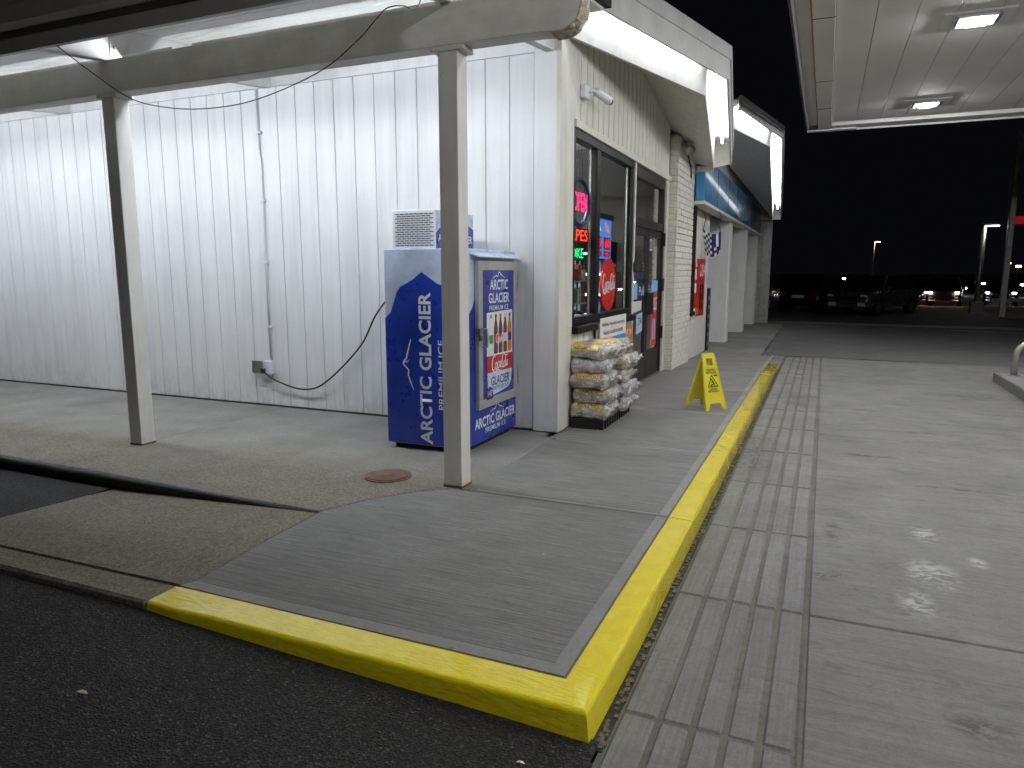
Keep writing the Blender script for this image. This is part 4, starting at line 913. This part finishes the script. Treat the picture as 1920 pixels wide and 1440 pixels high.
flat('white_panel', [(X0 + .095, 7.70, .845), (X0 + .095, 8.83, .845), (X0 + .095, 8.83, 1.085), (X0 + .095, 7.70, 1.085)], .004, 'poster_white', wr, (1, 0, 0))
flat('blue_panel', [(X0 + .095, 7.70, .40), (X0 + .095, 8.83, .40), (X0 + .095, 8.83, .844), (X0 + .095, 7.70, .844)], .004, 'poster_blue', wr, (1, 0, 0))
MB().box(X0 + .04, X0 + .094, 7.72, 8.80, .41, 1.02).build('backing_board', 'plate_white', wr)
text('WARNING: This product contains nicotine.', (X0 + .101, 8.26, 1.0), size=0, width=1.0, height=.055, mat='lettering_black', parent=wr, **XP)
text('Nicotine is an addictive chemical.', (X0 + .101, 8.26, .915), size=0, width=.85, height=.055, mat='lettering_black', parent=wr, **XP)
text('JUUL', (X0 + .101, 8.30, .68), size=0, width=.72, height=.24, mat='lettering_white', parent=wr, bold=.01, **XP)
og = thing('orange_poster', (X0 + .02, 9.12, .7), 'orange poster with white lettering between window and door', 'poster')
flat('sheet', [(X0 + .03, 8.86, .32), (X0 + .03, 9.44, .32), (X0 + .03, 9.44, .905), (X0 + .03, 8.86, .92)], .004, 'poster_orange', og, (1, 0, 0))
MB().box(X0 + .004, X0 + .029, 8.87, 9.43, .33, .90).build('backing_board', 'plate_white', og)
for t_, z, w_ in (('RIGHT ON', .82, .44), ('THE', .745, .2), ('MONEY', .66, .42), ('$ 2', .52, .3)): text(t_, (X0 + .036, 9.15, z), size=0, width=w_, height=.075 if t_ != 'THE' else .04, mat='lettering_white', parent=og, bold=.012, **XP)
rp = thing('red_door_poster', (X0 - .04, 11.1, .9), 'tall red sale poster with white prices on the right door leaf', 'poster')
flat('sheet', [(X0 - .048, 10.86, .46), (X0 - .048, 11.31, .46), (X0 - .048, 11.31, 1.295), (X0 - .048, 10.86, 1.295)], .003, 'poster_red', rp, (1, 0, 0))
text('2/$5', (X0 - .043, 11.09, 1.10), size=0, width=.38, height=.24, mat='lettering_white', parent=rp, bold=.01, **XP)
for i in range(2): MB().box(X0 - .0445, X0 - .042, 11.0 + i * .12, 11.08 + i * .12, .56, .88).build('can_print', 'sky_blue', rp)
text('SALE', (X0 - .043, 11.09, 1.25), size=0, width=.25, height=.04, mat='poster_orange', parent=rp, **XP)
flat('corner_print', [(X0 - .0447, 10.88, .48), (X0 - .0447, 11.0, .48), (X0 - .0447, 10.93, .60)], .001, 'bag_yellow', rp, (1, 0, 0))
dn = thing('paper_notice', (X0 - .04, 10.0, .85), 'pale green paper notice with numbers on the left door leaf', 'notice')
flat('sheet', [(X0 - .048, 9.98, .72), (X0 - .048, 10.33, .75), (X0 - .048, 10.33, 1.02), (X0 - .048, 9.98, 1.0)], .002, 'wrap_light', dn, (1, 0, 0))
text('734', (X0 - .044, 10.16, .90), size=0, width=.22, height=.11, mat='lettering_black', parent=dn, bold=.01, **XP)
dn2 = thing('paper_notice', (X0 - .04, 10.0, 1.1), 'small cream paper notice above the green one on the left door', 'notice')
flat('sheet', [(X0 - .048, 9.68, 1.03), (X0 - .048, 10.25, 1.06), (X0 - .048, 10.25, 1.19), (X0 - .048, 9.68, 1.19)], .002, 'plate_white', dn2, (1, 0, 0))
bs_ = thing('door_sensor', (X0, 9.49, 1.66), 'small black card reader box between window and door', 'card reader')
MB().box(X0 + .02, X0 + .13, 9.44, 9.56, 1.60, 1.74).build('case', 'black_plastic', bs_, bevel=.01)
for z in (1.63, 1.67, 1.71): MB().tube([(X0 + .13, 9.5, z), (X0 + .145, 9.5, z)], .012, 8).build('knob', 'dull_steel', bs_)
sc_ = thing('security_camera', (X0, 7.22, 3.39), 'white security camera on a bracket above the shop window', 'camera')
MB().box(X0, X0 + .06, 7.16, 7.32, 3.33, 3.46).build('junction_box', 'box_white', sc_, bevel=.008)
MB().tube([(X0 + .06, 7.26, 3.40), (X0 + .09, 7.32, 3.42), (X0 + .12, 7.42, 3.42)], .016, 8).build('arm', 'box_white', sc_, smooth=True)
MB().tube([(X0 + .09, 7.40, 3.43), (X0 + .18, 7.60, 3.37)], .042, 14).build('housing', 'box_white', sc_)
MB().tube([(X0 + .18, 7.60, 3.37), (X0 + .19, 7.622, 3.364)], .034, 14).build('lens', 'black_plastic', sc_)
MB().tube([(X0 + .02, 7.17, 3.42), (X0 + .02, 7.10, 3.50), (X0 + .015, 7.08, 3.6), (X0 + .015, 7.08, 3.79)], .006, 6).build('cable', 'box_white', sc_)
sp = thing('flood_lamp', (PX, 12.15, 3.6), 'small unlit round wall lamp at the top of the brick pier', 'lamp')
MB().tube([(PX, 12.15, 3.62), (PX + .05, 12.15, 3.62)], .06, 14).build('mount', 'cream_paint', sp)
MB().tube([(PX + .05, 12.12, 3.60), (PX + .10, 12.02, 3.55), (PX + .14, 11.95, 3.52)], [.035, .07, .085], 14).build('shade', 'galvanised', sp, smooth=True)
MB().tube([(PX + .02, 12.25, 3.60), (PX + .03, 12.5, 3.45), (PX + .012, 12.8, 3.35), (PX + .012, 12.85, 3.2)], .012, 6).build('cable', 'dark_gap', sp)
# posters beyond the pier
r2 = thing('red_wall_poster', (X2, 14.7, 1.3), 'large red sale poster on the siding beyond the brick pier', 'poster')
flat('sheet', [(X2 + .012, 14.45, .74), (X2 + .012, 15.45, .70), (X2 + .012, 15.45, 1.86), (X2 + .012, 14.45, 1.86)], .004, 'poster_red', r2, (1, 0, 0))
text('2/$4', (X2 + .018, 15.1, 1.62), size=0, width=.6, height=.28, mat='lettering_white', parent=r2, bold=.01, **XP)
for y in (14.85, 15.1): MB().box(X2 + .0165, X2 + .02, y, y + .16, .85, 1.35).build('can_print', 'cola_brown', r2)
flat('corner_print', [(X2 + .017, 14.46, .76), (X2 + .017, 14.75, .76), (X2 + .017, 14.6, .95)], .001, 'bag_yellow', r2, (1, 0, 0))
r3 = thing('red_notice', (X2, 14.0, 1.3), 'smaller red poster with white notes beside the black window frame', 'poster')
flat('sheet', [(X2 + .012, 13.97, .90), (X2 + .012, 14.43, .90), (X2 + .012, 14.43, 1.80), (X2 + .012, 13.97, 1.72)], .004, 'poster_red', r3, (1, 0, 0))
for (ya, yb_, za, zb) in ((14.2, 14.4, 1.45, 1.66), (14.2, 14.4, 1.2, 1.38), (14.28, 14.42, 1.70, 1.79)): MB().box(X2 + .0165, X2 + .019, ya, yb_, za, zb).build('paper_print', 'poster_white', r3)
r4 = thing('price_card', (X2, 14.15, .8), 'white price card with black digits below the red posters', 'price card')
flat('sheet', [(X2 + .012, 13.95, .62), (X2 + .012, 14.42, .62), (X2 + .012, 14.42, .89), (X2 + .012, 13.95, .89)], .004, 'poster_white', r4, (1, 0, 0))
text('9 17', (X2 + .018, 14.19, .76), size=0, width=.34, height=.16, mat='lettering_black', parent=r4, bold=.01, **XP)
# pennant
pn = thing('checkered_pennant', (-2.15, 14.95, 2.2), 'blue and white checkered pennant hanging from the band on a wire', 'pennant')
def pgrid(u, v): return Vector((-2.32 + .36 * u + .07 * v * (1 - u) , 14.95 + .05 * math.sin(u * 6 + v * 3), 2.46 - .50 * v - .08 * math.sin(u * 3.1) + .10 * u * (v - .6)))
w_ = MB(); b_ = MB(); N = 8
for i in range(N):
    for j in range(N):
        q = [pgrid((i + a) / N, (j + c) / N) for a, c in ((0, 0), (1, 0), (1, 1), (0, 1))]
        white = (i < 4 and (i + j) % 2) or (i >= 4 and rnd.random() < .28)
        (w_ if white else b_).prism(q, [p + Vector((0, .004, 0)) for p in q])
w_.build('white_check', 'lettering_white', pn); b_.build('blue_cloth', 'navy', pn)
MB().tube([(-2.31, 14.95, 2.45), (-2.27, 14.95, 2.62), (-2.29, 14.95, 2.79)], .007, 5).build('wire', 'black_rubber', pn); MB().tube([(-1.97, 14.95, 2.40), (-2.02, 14.95, 2.56), (-1.96, 14.95, 2.66), (-2.01, 14.95, 2.79)], .007, 5).build('wire', 'black_rubber', pn)

# ================================================================== WET FLOOR SIGN
WS = thing('wet_floor_sign', (-1.2, 8.6, 0), 'yellow folding wet floor sign standing on the sidewalk', 'floor sign')
A0, A1 = Vector((-1.185, 8.375, 0)), Vector((-.982, 8.615, 0)); B0, B1 = Vector((-1.425, 8.585, 0)), Vector((-1.29, 8.82, 0))
tl = (A0 + A1 + B0 + B1) / 4 + Vector((0, 0, .635)); wdir = (A1 - A0).normalized()
def leafpt(P0, P1, u, h, side=0):
    """u -1..1 across, h 0..1 up the leaf"""
    mid = (P0 + P1) / 2; hw = (P1 - P0).length / 2 * (1 - .42 * h)
    base = mid * (1 - h) + (tl) * h; base.z = .635 * h
    outw = (mid - (A0 + A1 + B0 + B1) / 4); outw.z = 0; outw = outw.normalized()
    return base + wdir * (u * hw) + outw * (.012 + side)
def leaf_panel(P0, P1, name):
    m = MB(); regs = []
    def q(u0, u1, h0, h1, u0t=None, u1t=None):
        u0t = u0 if u0t is None else u0t; u1t = u1 if u1t is None else u1t
        a = [leafpt(P0, P1, u0, h0), leafpt(P0, P1, u1, h0), leafpt(P0, P1, u1t, h1), leafpt(P0, P1, u0t, h1)]
        b_ = [leafpt(P0, P1, u0, h0, -.016), leafpt(P0, P1, u1, h0, -.016), leafpt(P0, P1, u1t, h1, -.016), leafpt(P0, P1, u0t, h1, -.016)]
        m.prism(a, b_)
    q(-1, -.68, 0, .12, -1, -.5); q(.68, 1, 0, .12, .5, 1); q(-1, 1, .12, .80); q(-1, -.48, .80, .93); q(.48, 1, .80, .93); q(-1, 1, .93, 1.0)
    o = m.build(name, 'yellow_plastic', WS)
    fr = MB()
    def edge(a, b_, w=.006):
        fr.tube([leafpt(P0, P1, *a, .003), leafpt(P0, P1, *b_, .003)], w, 6)
    edge((-.97, .01), (-.97, .99)); edge((.97, .01), (.97, .99)); edge((-.95, .78), (.95, .78), .004); edge((-.95, .30), (.95, .30), .004); edge((-.45, .13), (.45, .13), .005)
    fr.build('raised_rim', 'yellow_plastic', o); return o
la = leaf_panel(A0, A1, 'front_leaf'); lb = leaf_panel(B0, B1, 'rear_leaf')
MB().tube([tl + wdir * -.085 + Vector((0, 0, .004)), tl + wdir * .085 + Vector((0, 0, .004))], .014, 8).build('hinge_bar', 'yellow_plastic', WS)
def wtext(t_, h, w, hh): 
    def warp(a, b_): 
        hgt = h + b_ / .66; hw = (A1 - A0).length / 2 * (1 - .42 * hgt); return leafpt(A0, A1, a / hw, hgt, .0035)
    text(t_, (0, 0, 0), (1, 0, 0), (0, 0, 1), 0, 'lettering_black', la, bold=.03, width=w, height=hh, warp=warp)
wtext('CAUTION', .725, .13, .026); wtext('WET FLOOR', .675, .16, .026); wtext('CUIDADO', .375, .12, .022); wtext('PISO MOJADO', .335, .17, .022)
def wstroke(pts, w):
    m = MB()
    for a, b_ in zip(pts[:-1], pts[1:]):
        m.tube([leafpt(A0, A1, *a, .003), leafpt(A0, A1, *b_, .003)], w, 5)
    return m.build('pictogram', 'lettering_black', la)
wstroke([(-.55, .42), (.60, .42), (0.0, .63), (-.55, .42)], .0045); wstroke([(-.1, .56), (.05, .51), (.2, .47), (-.1, .46), (-.25, .445)], .006); wstroke([(.05, .51), (-.15, .50)], .005); wstroke([(-.3, .435), (.4, .435)], .003); wstroke([(.35, .62), (.7, .62)], .008)

# ================================================================== PALLET AND BAGS
PL = thing('pallet', (-2.15, 7.4, 0), 'low black plastic pallet under the stacked bags by the window', 'pallet')
m = MB().box(-2.335, -1.985, 6.90, 8.00, .085, .105)
MB_ = m.build('deck', 'black_plastic', PL, bevel=.003)
for i in range(12):
    y = 6.905 + i * .094; MB().box(-2.03, -1.985, y, y + .045, .0, .084).build('rib', 'black_plastic', PL)
MB().box(-2.335, -2.06, 6.90, 6.945, 0, .084).build('skirt', 'black_plastic', PL); MB().box(-2.335, -2.04, 7.95, 7.995, 0, .084).build('skirt', 'black_plastic', PL)
def bag(label, cx, cy, cz, lx, ly, lz, seed, mat, sag=0, panel=True, word='ANNISTON', rot=0):
    T = thing('mulch_bag', (cx, cy, cz - lz / 2), label, 'bag', 'bags stacked on the pallet')
    T.rotation_euler.z = rot
    base = Vector((cx, cy, cz))
    def surf(s_, th, d=0):
        k = max(0.0, 1 - abs(s_) ** 9) ** .45; e = .45
        c_, q = math.cos(th), math.sin(th)
        yy = math.copysign(abs(c_) ** e, c_) * ly / 2; zz = math.copysign(abs(q) ** .62, q) * lz / 2
        p = Vector((s_ * lx / 2, yy * (.80 + .20 * k), zz * (.5 + .5 * k)))
        nz = noise.noise(Vector((p.x * 7 + seed * 3.1, p.y * 7, p.z * 9))) * .030 + noise.noise(Vector((p.x * 20, p.y * 20 + seed, p.z * 24))) * .012
        n_ = Vector((0, c_ / ly, q / lz)); n_.normalize()
        p += n_ * (nz * (.3 + .7 * k) + d); p.z -= sag * (p.x / lx * 2 if p.x > 0 else 0) ** 2
        return base + p
    ns, nt_ = 18, 26; vs_ = []; fs = []
    for i in range(ns + 1):
        for j in range(nt_): vs_.append(surf(-1 + 2 * i / ns, 2 * math.pi * j / nt_))
    for i in range(ns):
        for j in range(nt_): fs.append((i * nt_ + j, i * nt_ + (j + 1) % nt_, (i + 1) * nt_ + (j + 1) % nt_, (i + 1) * nt_ + j))
    fs += [tuple(range(nt_)), tuple(range(ns * nt_, (ns + 1) * nt_))]
    MB().add(vs_, fs).build('bag_body', mat, T, smooth=True)
    def sheet(name, s0, s1, t0, t1, mt, d):
        n1, n2 = 10, 8; v = [surf(s0 + (s1 - s0) * i / n1, t0 + (t1 - t0) * j / n2, d) for i in range(n1 + 1) for j in range(n2 + 1)]
        return MB().add(v, [(i * (n2 + 1) + j, i * (n2 + 1) + j + 1, (i + 1) * (n2 + 1) + j + 1, (i + 1) * (n2 + 1) + j) for i in range(n1) for j in range(n2)]).build(name, mt, T, smooth=True)
    if panel:
        sheet('printed_panel', -.78, .74, R(96), R(164), 'bag_yellow', .003)
        def warp(a, b_): return surf(a / (lx / 2), R(148) - b_ * 9.0, .0055)
        text(word, (0, 0, 0), (1, 0, 0), (0, 0, 1), 0, 'lettering_black', T, name='lettering', bold=.02, width=lx * .62, height=.055, warp=warp)
        sheet('white_label', -.62, .30, R(196), R(214), 'poster_white', .003)
        def warp2(a, b_): return surf(a / (lx / 2) - .16, R(205) - b_ * 9, .0055)
        text('PREMIUM MULCH', (0, 0, 0), (1, 0, 0), (0, 0, 1), 0, 'lettering_black', T, name='label_lettering', bold=.02, width=lx * .38, height=.018, warp=warp2)
    # crumpled clear end flap towards the walk
    v = []; n1, n2 = 5, 22; f_ = []
    for i in range(n1 + 1):
        for j in range(n2 + 1):
            t = j / n2 * 2 - 1; s_ = i / n1
            p = Vector((lx / 2 - .03 + .065 * s_, t * ly * (.50 + .03 * s_), (.25 - .75 * abs(noise.noise(Vector((t * 1.5, seed, 0))))) * lz * .5))
            p += Vector((noise.noise(Vector((t * 4, s_ * 3, seed))) * .03, 0, noise.noise(Vector((t * 3.5, s_ * 2, seed + 7))) * .06 * (.4 + s_)))
            v.append(base + p)
    f_ = [(i * (n2 + 1) + j, i * (n2 + 1) + j + 1, (i + 1) * (n2 + 1) + j + 1, (i + 1) * (n2 + 1) + j) for i in range(n1) for j in range(n2)]
    MB().add(v, f_).build('end_flap', 'plastic_film', T)
    n1, n2 = 26, 30; v = []
    for i in range(n1 + 1):
        for j in range(n2 + 1):
            s_, th = -.9 + 1.85 * i / n1, R(60 + 170 * j / n2)
            q = surf(min(s_, .97), th, .008 + .016 * max(0, noise.noise(Vector((s_ * 4, th * 5, seed * 5.3)))) + .009 * noise.noise(Vector((s_ * 13, th * 11, seed))))
            v.append(q)
    MB().add(v, [(i * (n2 + 1) + j, i * (n2 + 1) + j + 1, (i + 1) * (n2 + 1) + j + 1, (i + 1) * (n2 + 1) + j) for i in range(n1) for j in range(n2)]).build('loose_film', 'clear_film', T)
    def cap(d, nm, mt):
        v = []; n1, n2 = 12, 8
        for i in range(n1 + 1):
            for j in range(n2 + 1):
                a, b2 = i / n1 * 2 - 1, j / n2 * 2 - 1
                bul = (1 - abs(a) ** 3) * (1 - abs(b2) ** 3)
                p = Vector((lx / 2 - .05 + .055 * bul ** .5 + d, a * ly * .47, b2 * lz * .46)); p.x += noise.noise(Vector((a * 6, b2 * 4, seed * 2))) * .035 * bul
                v.append(base + p)
        return MB().add(v, [(i * (n2 + 1) + j, i * (n2 + 1) + j + 1, (i + 1) * (n2 + 1) + j + 1, (i + 1) * (n2 + 1) + j) for i in range(n1) for j in range(n2)]).build(nm, mt, T)
    cap(.012, 'end_wrap', 'plastic_film')
    text('HOLSTON', base + Vector((lx / 2 + .030, 0, -.01)), (0, 1, 0), (0, 0, 1), 0, 'lettering_black', T, name='end_lettering', bold=.02, width=ly * .6, height=.055)
    return T
lyr = ['lowest', 'second lowest', 'middle', 'second highest', 'topmost']
mats_ = ['bag_tan', 'bag_brown', 'bag_brown', 'bag_grey', 'bag_tan']
for i in range(5):
    z = .105 + .075 + i * .152
    w = .44 - .012 * i
    bag('%s tan mulch bag in the near stack on the black pallet' % lyr[i], -2.155 + [0, .012, -.01, -.035, -.02][i], 7.16 + [0, .02, -.01, .03, .045][i], z + [0, 0, .004, .006, -.004][i], .40, .53, [.165, .172, .175, .165, .15][i], 3 + i, mats_[i], panel=(i != 3), rot=R([0, 2, -3, 7, -10][i]))
    bag('%s mulch bag in the far stack nearest the door' % lyr[i], -2.12 + [0, .025, -.012, .02, -.05][i], 7.70 + [0, .03, .0, .035, -.01][i], z - .004, .42, .53, [.168, .17, .172, .17, .15][i], 21 + i, mats_[(i + 2) % 5], panel=(i == 4), rot=R([0, -2, 3, -3, 4][i]))

# ================================================================== BACKGROUND
def pole_lamp(name, x, y, h, label, mat, arm=.5, r=.09):
    t = thing(name, (x, y, -.19), label, 'street lamp')
    MB().tube([(x, y, -.19), (x, y, h)], [r, r * .7], 10).build('pole', 'galvanised', t, smooth=True)
    MB().box(x - .25, x + .25, y - .25, y + .25, -.19, .35).build('base', 'walk_border', t, bevel=.02)
    hd = MB().box(x - .08, x + arm, y - .15, y + .15, h, h + .10).build('lamp_head', 'dull_steel', t, bevel=.02)
    MB().box(x + .02, x + arm - .03, y - .12, y + .12, h - .02, h - .001).build('lens', mat, hd)
    return t
pole_lamp('street_lamp', 6.0, 36, 3.52, 'lit white street lamp on a pale pole at the far right', 'street_white', .55, .13)
pole_lamp('street_lamp', 3.2, 60, 3.80, 'small distant lit lamp high above the parked cars', 'street_warm', .4, .05)
t = thing('sign_pole', (6.75, 34, -.19), 'tall pale steel pole with a red sign edge at the right border', 'pole')
MB().box(6.45, 6.66, 33.9, 34.1, -.19, 7.0).build('pole', 'galvanised', t, bevel=.02)
MB().box(6.665, 7.0, 33.95, 34.05, 3.45, 3.75).build('sign_panel', 'far_red', t)
for i, (x, z) in enumerate(((12.0, 2.22), (12.65, 2.0))):
    t = thing('sodium_lamp', (x, 62, -.19), ['orange street light glowing left of the tall pole', 'orange street light glowing right of the tall pole'][i], 'street lamp')
    MB().tube([(x, 62, -.19), (x, 62, z)], .05, 8).build('pole', 'black_plastic', t); MB().tube([(x - .16, 61.9, z), (x + .16, 61.9, z)], .06, 8).build('lamp', 'sodium', t)
# painted line and kerb on the drive, verge
structure(MB().add([(3.6, 25.0, -.136), (9.5, 23.2, -.136), (9.5, 23.32, -.136), (3.6, 25.12, -.136)], [(0, 1, 2, 3)]).build('painted_line', 'plate_white'))
structure(MB().ext([(-8, 27.2), (24, 25.8), (24, 26.0), (-8, 27.4)], -.2, -.12).build('far_kerb', 'far_asphalt'))
wl_ = thing('low_barrier', (14, 45, -.19), 'low pale roadside barrier behind the pole at far right', 'barrier')
MB().box(8.2, 10.0, 45, 45.15, .05, .22).build('rail', 'plate_white', wl_)
for x in (8.4, 9.1, 9.8): MB().box(x - .05, x + .05, 45.16, 45.26, -.19, .2).build('post', 'dull_steel', wl_)

def car(name, loc, rz, paint, label, lights=None, suv=True, group=None, tail=None):
    T = thing(name, (0, 0, 0), label, 'car', group)
    Hh = 1.66 if suv else 1.45; half = .92
    prof = [(-2.25, .35), (-2.3, .62), (-2.22, .95), (-1.2, 1.03), (1.75, 1.06), (2.2, 1.0), (2.25, .55), (2.2, .33)]   # +x is rear, -x front
    m = MB()
    def sec(y, sh): return [(x * sh, y, z) for x, z in prof]
    secs = [sec(-half, .955), sec(-half + .10, 1), sec(half - .10, 1), sec(half, .955)]
    n = len(prof); vs_ = [p for s_ in secs for p in s_]; fs = []
    for i in range(3):
        for k in range(n): fs.append((i * n + k, i * n + (k + 1) % n, (i + 1) * n + (k + 1) % n, (i + 1) * n + k))
    fs += [tuple(range(n)), tuple(range(3 * n, 4 * n))]
    bd = m.add(vs_, fs).build('body', paint, T, bevel=.05, seg=2, smooth=True)
    top = [(-.55, -.66, Hh - .04), (1.55, -.66, Hh - .02), (1.55, .66, Hh - .02), (-.55, .66, Hh - .04)]
    bot = [(-1.30, -.84, 1.02), (2.05, -.84, 1.05), (2.05, .84, 1.05), (-1.30, .84, 1.02)]
    MB().prism(bot, top).build('glasshouse', 'car_glass', T, bevel=.04, seg=2)
    MB().prism([(p[0], p[1], p[2] + .002) for p in top], [(p[0] * .96, p[1] * .93, p[2] + .05) for p in top]).build('roof', paint, T, bevel=.02)
    for s_ in (-1, 1):
        MB().tube([(-.95, s_ * .83, 1.05), (-.5, s_ * .68, Hh - .03)], .035, 6).build('pillar', paint, T)
        MB().box(-.95, -.72, s_ * .98 - .09, s_ * .98 + .09, 1.02, 1.16).build('mirror', paint, T, bevel=.03)
        MB().box(-2.33, -2.05, s_ * .70 - .11, s_ * .70 + .11, .79, .87).build('headlight', lights or 'box_white', T, bevel=.02)
        MB().box(2.12, 2.28, s_ * .70 - .16, s_ * .70 + .16, .74, .92).build('tail_light', tail or 'tail_red', T, bevel=.02)
        MB().box(-2.31, -2.2, s_ * .62 - .16, s_ * .62 + .16, .40, .56).build('fog_light_surround', 'plate_white' if paint == 'car_silver' else 'black_plastic', T, bevel=.02)
        for wx in (-1.42, 1.42):
            w_ = MB().tube([(wx, s_ * .70, .34), (wx, s_ * .93, .34)], .34, 20).build('wheel', 'tyre', T)
            MB().tube([(wx, s_ * .90, .34), (wx, s_ * .945, .34)], .21, 14).build('rim', 'dull_steel', w_)
    MB().box(-2.325, -2.2, -.48, .48, .60, .80).build('grille', 'black_plastic', T, bevel=.02)
    MB().box(-2.33, -2.22, -.8, .8, .34, .40).build('bumper', 'dull_steel', T, bevel=.02)
    MB().box(2.24, 2.31, -.26, .26, .66, .80).build('licence_plate', 'plate_white', T)
    T.location = loc; T.rotation_euler.z = rz; return T
gp_ = 'cars parked across the drive'
car('parked_car', (2.0, 34.6, -.19), R(60), 'car_silver', 'silver SUV parked nose out beyond the drive, nearest the lamp pole', group=gp_)
car('parked_car', (-.2, 36.0, -.19), R(-112), 'car_black', 'black car parked tail out beside the silver SUV', group=gp_)
car('parked_car', (-3.0, 37.0, -.19), R(-100), 'car_grey', 'dark grey car parked between the store corner and the black car', group=gp_)
car('parked_car', (2.9, 43.0, -.28), R(55), 'car_black', 'dark car parked farther back behind the silver SUV', group=gp_)
gr = 'cars driving on the far road with lit headlamps'
car('moving_car', (6.95, 52.0, -.46), R(80), 'car_grey', 'far car with bright warm headlamps facing the camera', 'head_warm', group=gr)
car('moving_car', (5.6, 54.0, -.5), R(80), 'car_grey', 'far car with white headlamps left of the warm headlamps', 'head_white', group=gr)
car('moving_car', (10.6, 56.0, -.54), R(80), 'car_black', 'far car with white headlamps right of the lamp pole', 'head_white', group=gr)
car('moving_car', (8.6, 66.0, -.62), R(-100), 'car_black', 'far car showing red tail lights above the warm headlamps', tail='tail_lit', group=gr)
fs_ = thing('far_shop_sign', (-3.7, 60, -.19), 'tiny yellow lit sign beyond the store corner', 'sign')
MB().box(-3.95, -3.45, 60, 60.1, .60, .95).build('panel', 'shop_yellow', fs_); MB().box(-3.75, -3.65, 60.05, 60.12, -.19, .6).build('post', 'black_plastic', fs_)
text('SI', (-3.70, 59.98, .78), (1, 0, 0), (0, 0, 1), 0, 'lettering_black', fs_, width=.3, height=.22)
rr = random.Random(11)
spk = [(7.9, .35), (7.5, .28), (8.6, .3), (9.2, .45), (5.9, .55), (7.3, .75), (8.0, .62), (8.5, .55), (6.7, .3), (11.3, .75), (12.0, .6), (12.6, .72), (13.1, .55), (4.85, 1.25), (5.1, 1.2), (1.3, 1.1), (-.7, 1.3), (-1.9, 1.25), (.6, .8), (10.3, .8), (5.2, .7)]
for i, (x, z) in enumerate(spk):
    yy = 78 + rr.uniform(-4, 6); k = yy / 60
    t = thing('distant_lamp', (x * k, yy, -.19), ['tiny distant white street light in the dark skyline', 'tiny distant red light in the dark skyline'][1 if i in (4, 14) else 0], 'distant light', 'tiny lights in the distance')
    h = 1.6 + (z - 1.6) * k
    MB().tube([(x * k, yy, -.19), (x * k, yy, h)], .03, 5).build('pole', 'black_plastic', t)
    MB().tube([(x * k - .13, yy, h), (x * k + .13, yy, h)], .085, 6).build('lamp', 'tail_lit' if i in (4, 14) else 'far_spark', t)
# litter
for i, (x, y, z, rz, c, lb_) in enumerate(((-2.62, 1.72, 0, .6, 'bag_tan', 'thin dry leaf lying on the dark asphalt at left'), (-.88, 2.10, 0, .3, 'poster_white', 'small white paper scrap on the asphalt by the yellow corner'), (-1.38, 3.62, .002, .2, 'poster_white', 'tiny white chip of litter in the middle of the sidewalk slab'))):
    zz = (lotz(x, y) if z == 0 else z) + .004; w = (.03, .018, .010)[i]
    tag(MB().add([(x - w, y - w * .2, zz), (x, y - w * .35, zz + .006), (x + w, y, zz), (x + w * .3, y + w * .4, zz + .004), (x - w * .6, y + w * .3, zz + .003)], [(0, 1, 2, 3, 4)]).build('litter_scrap', c), lb_, 'litter')
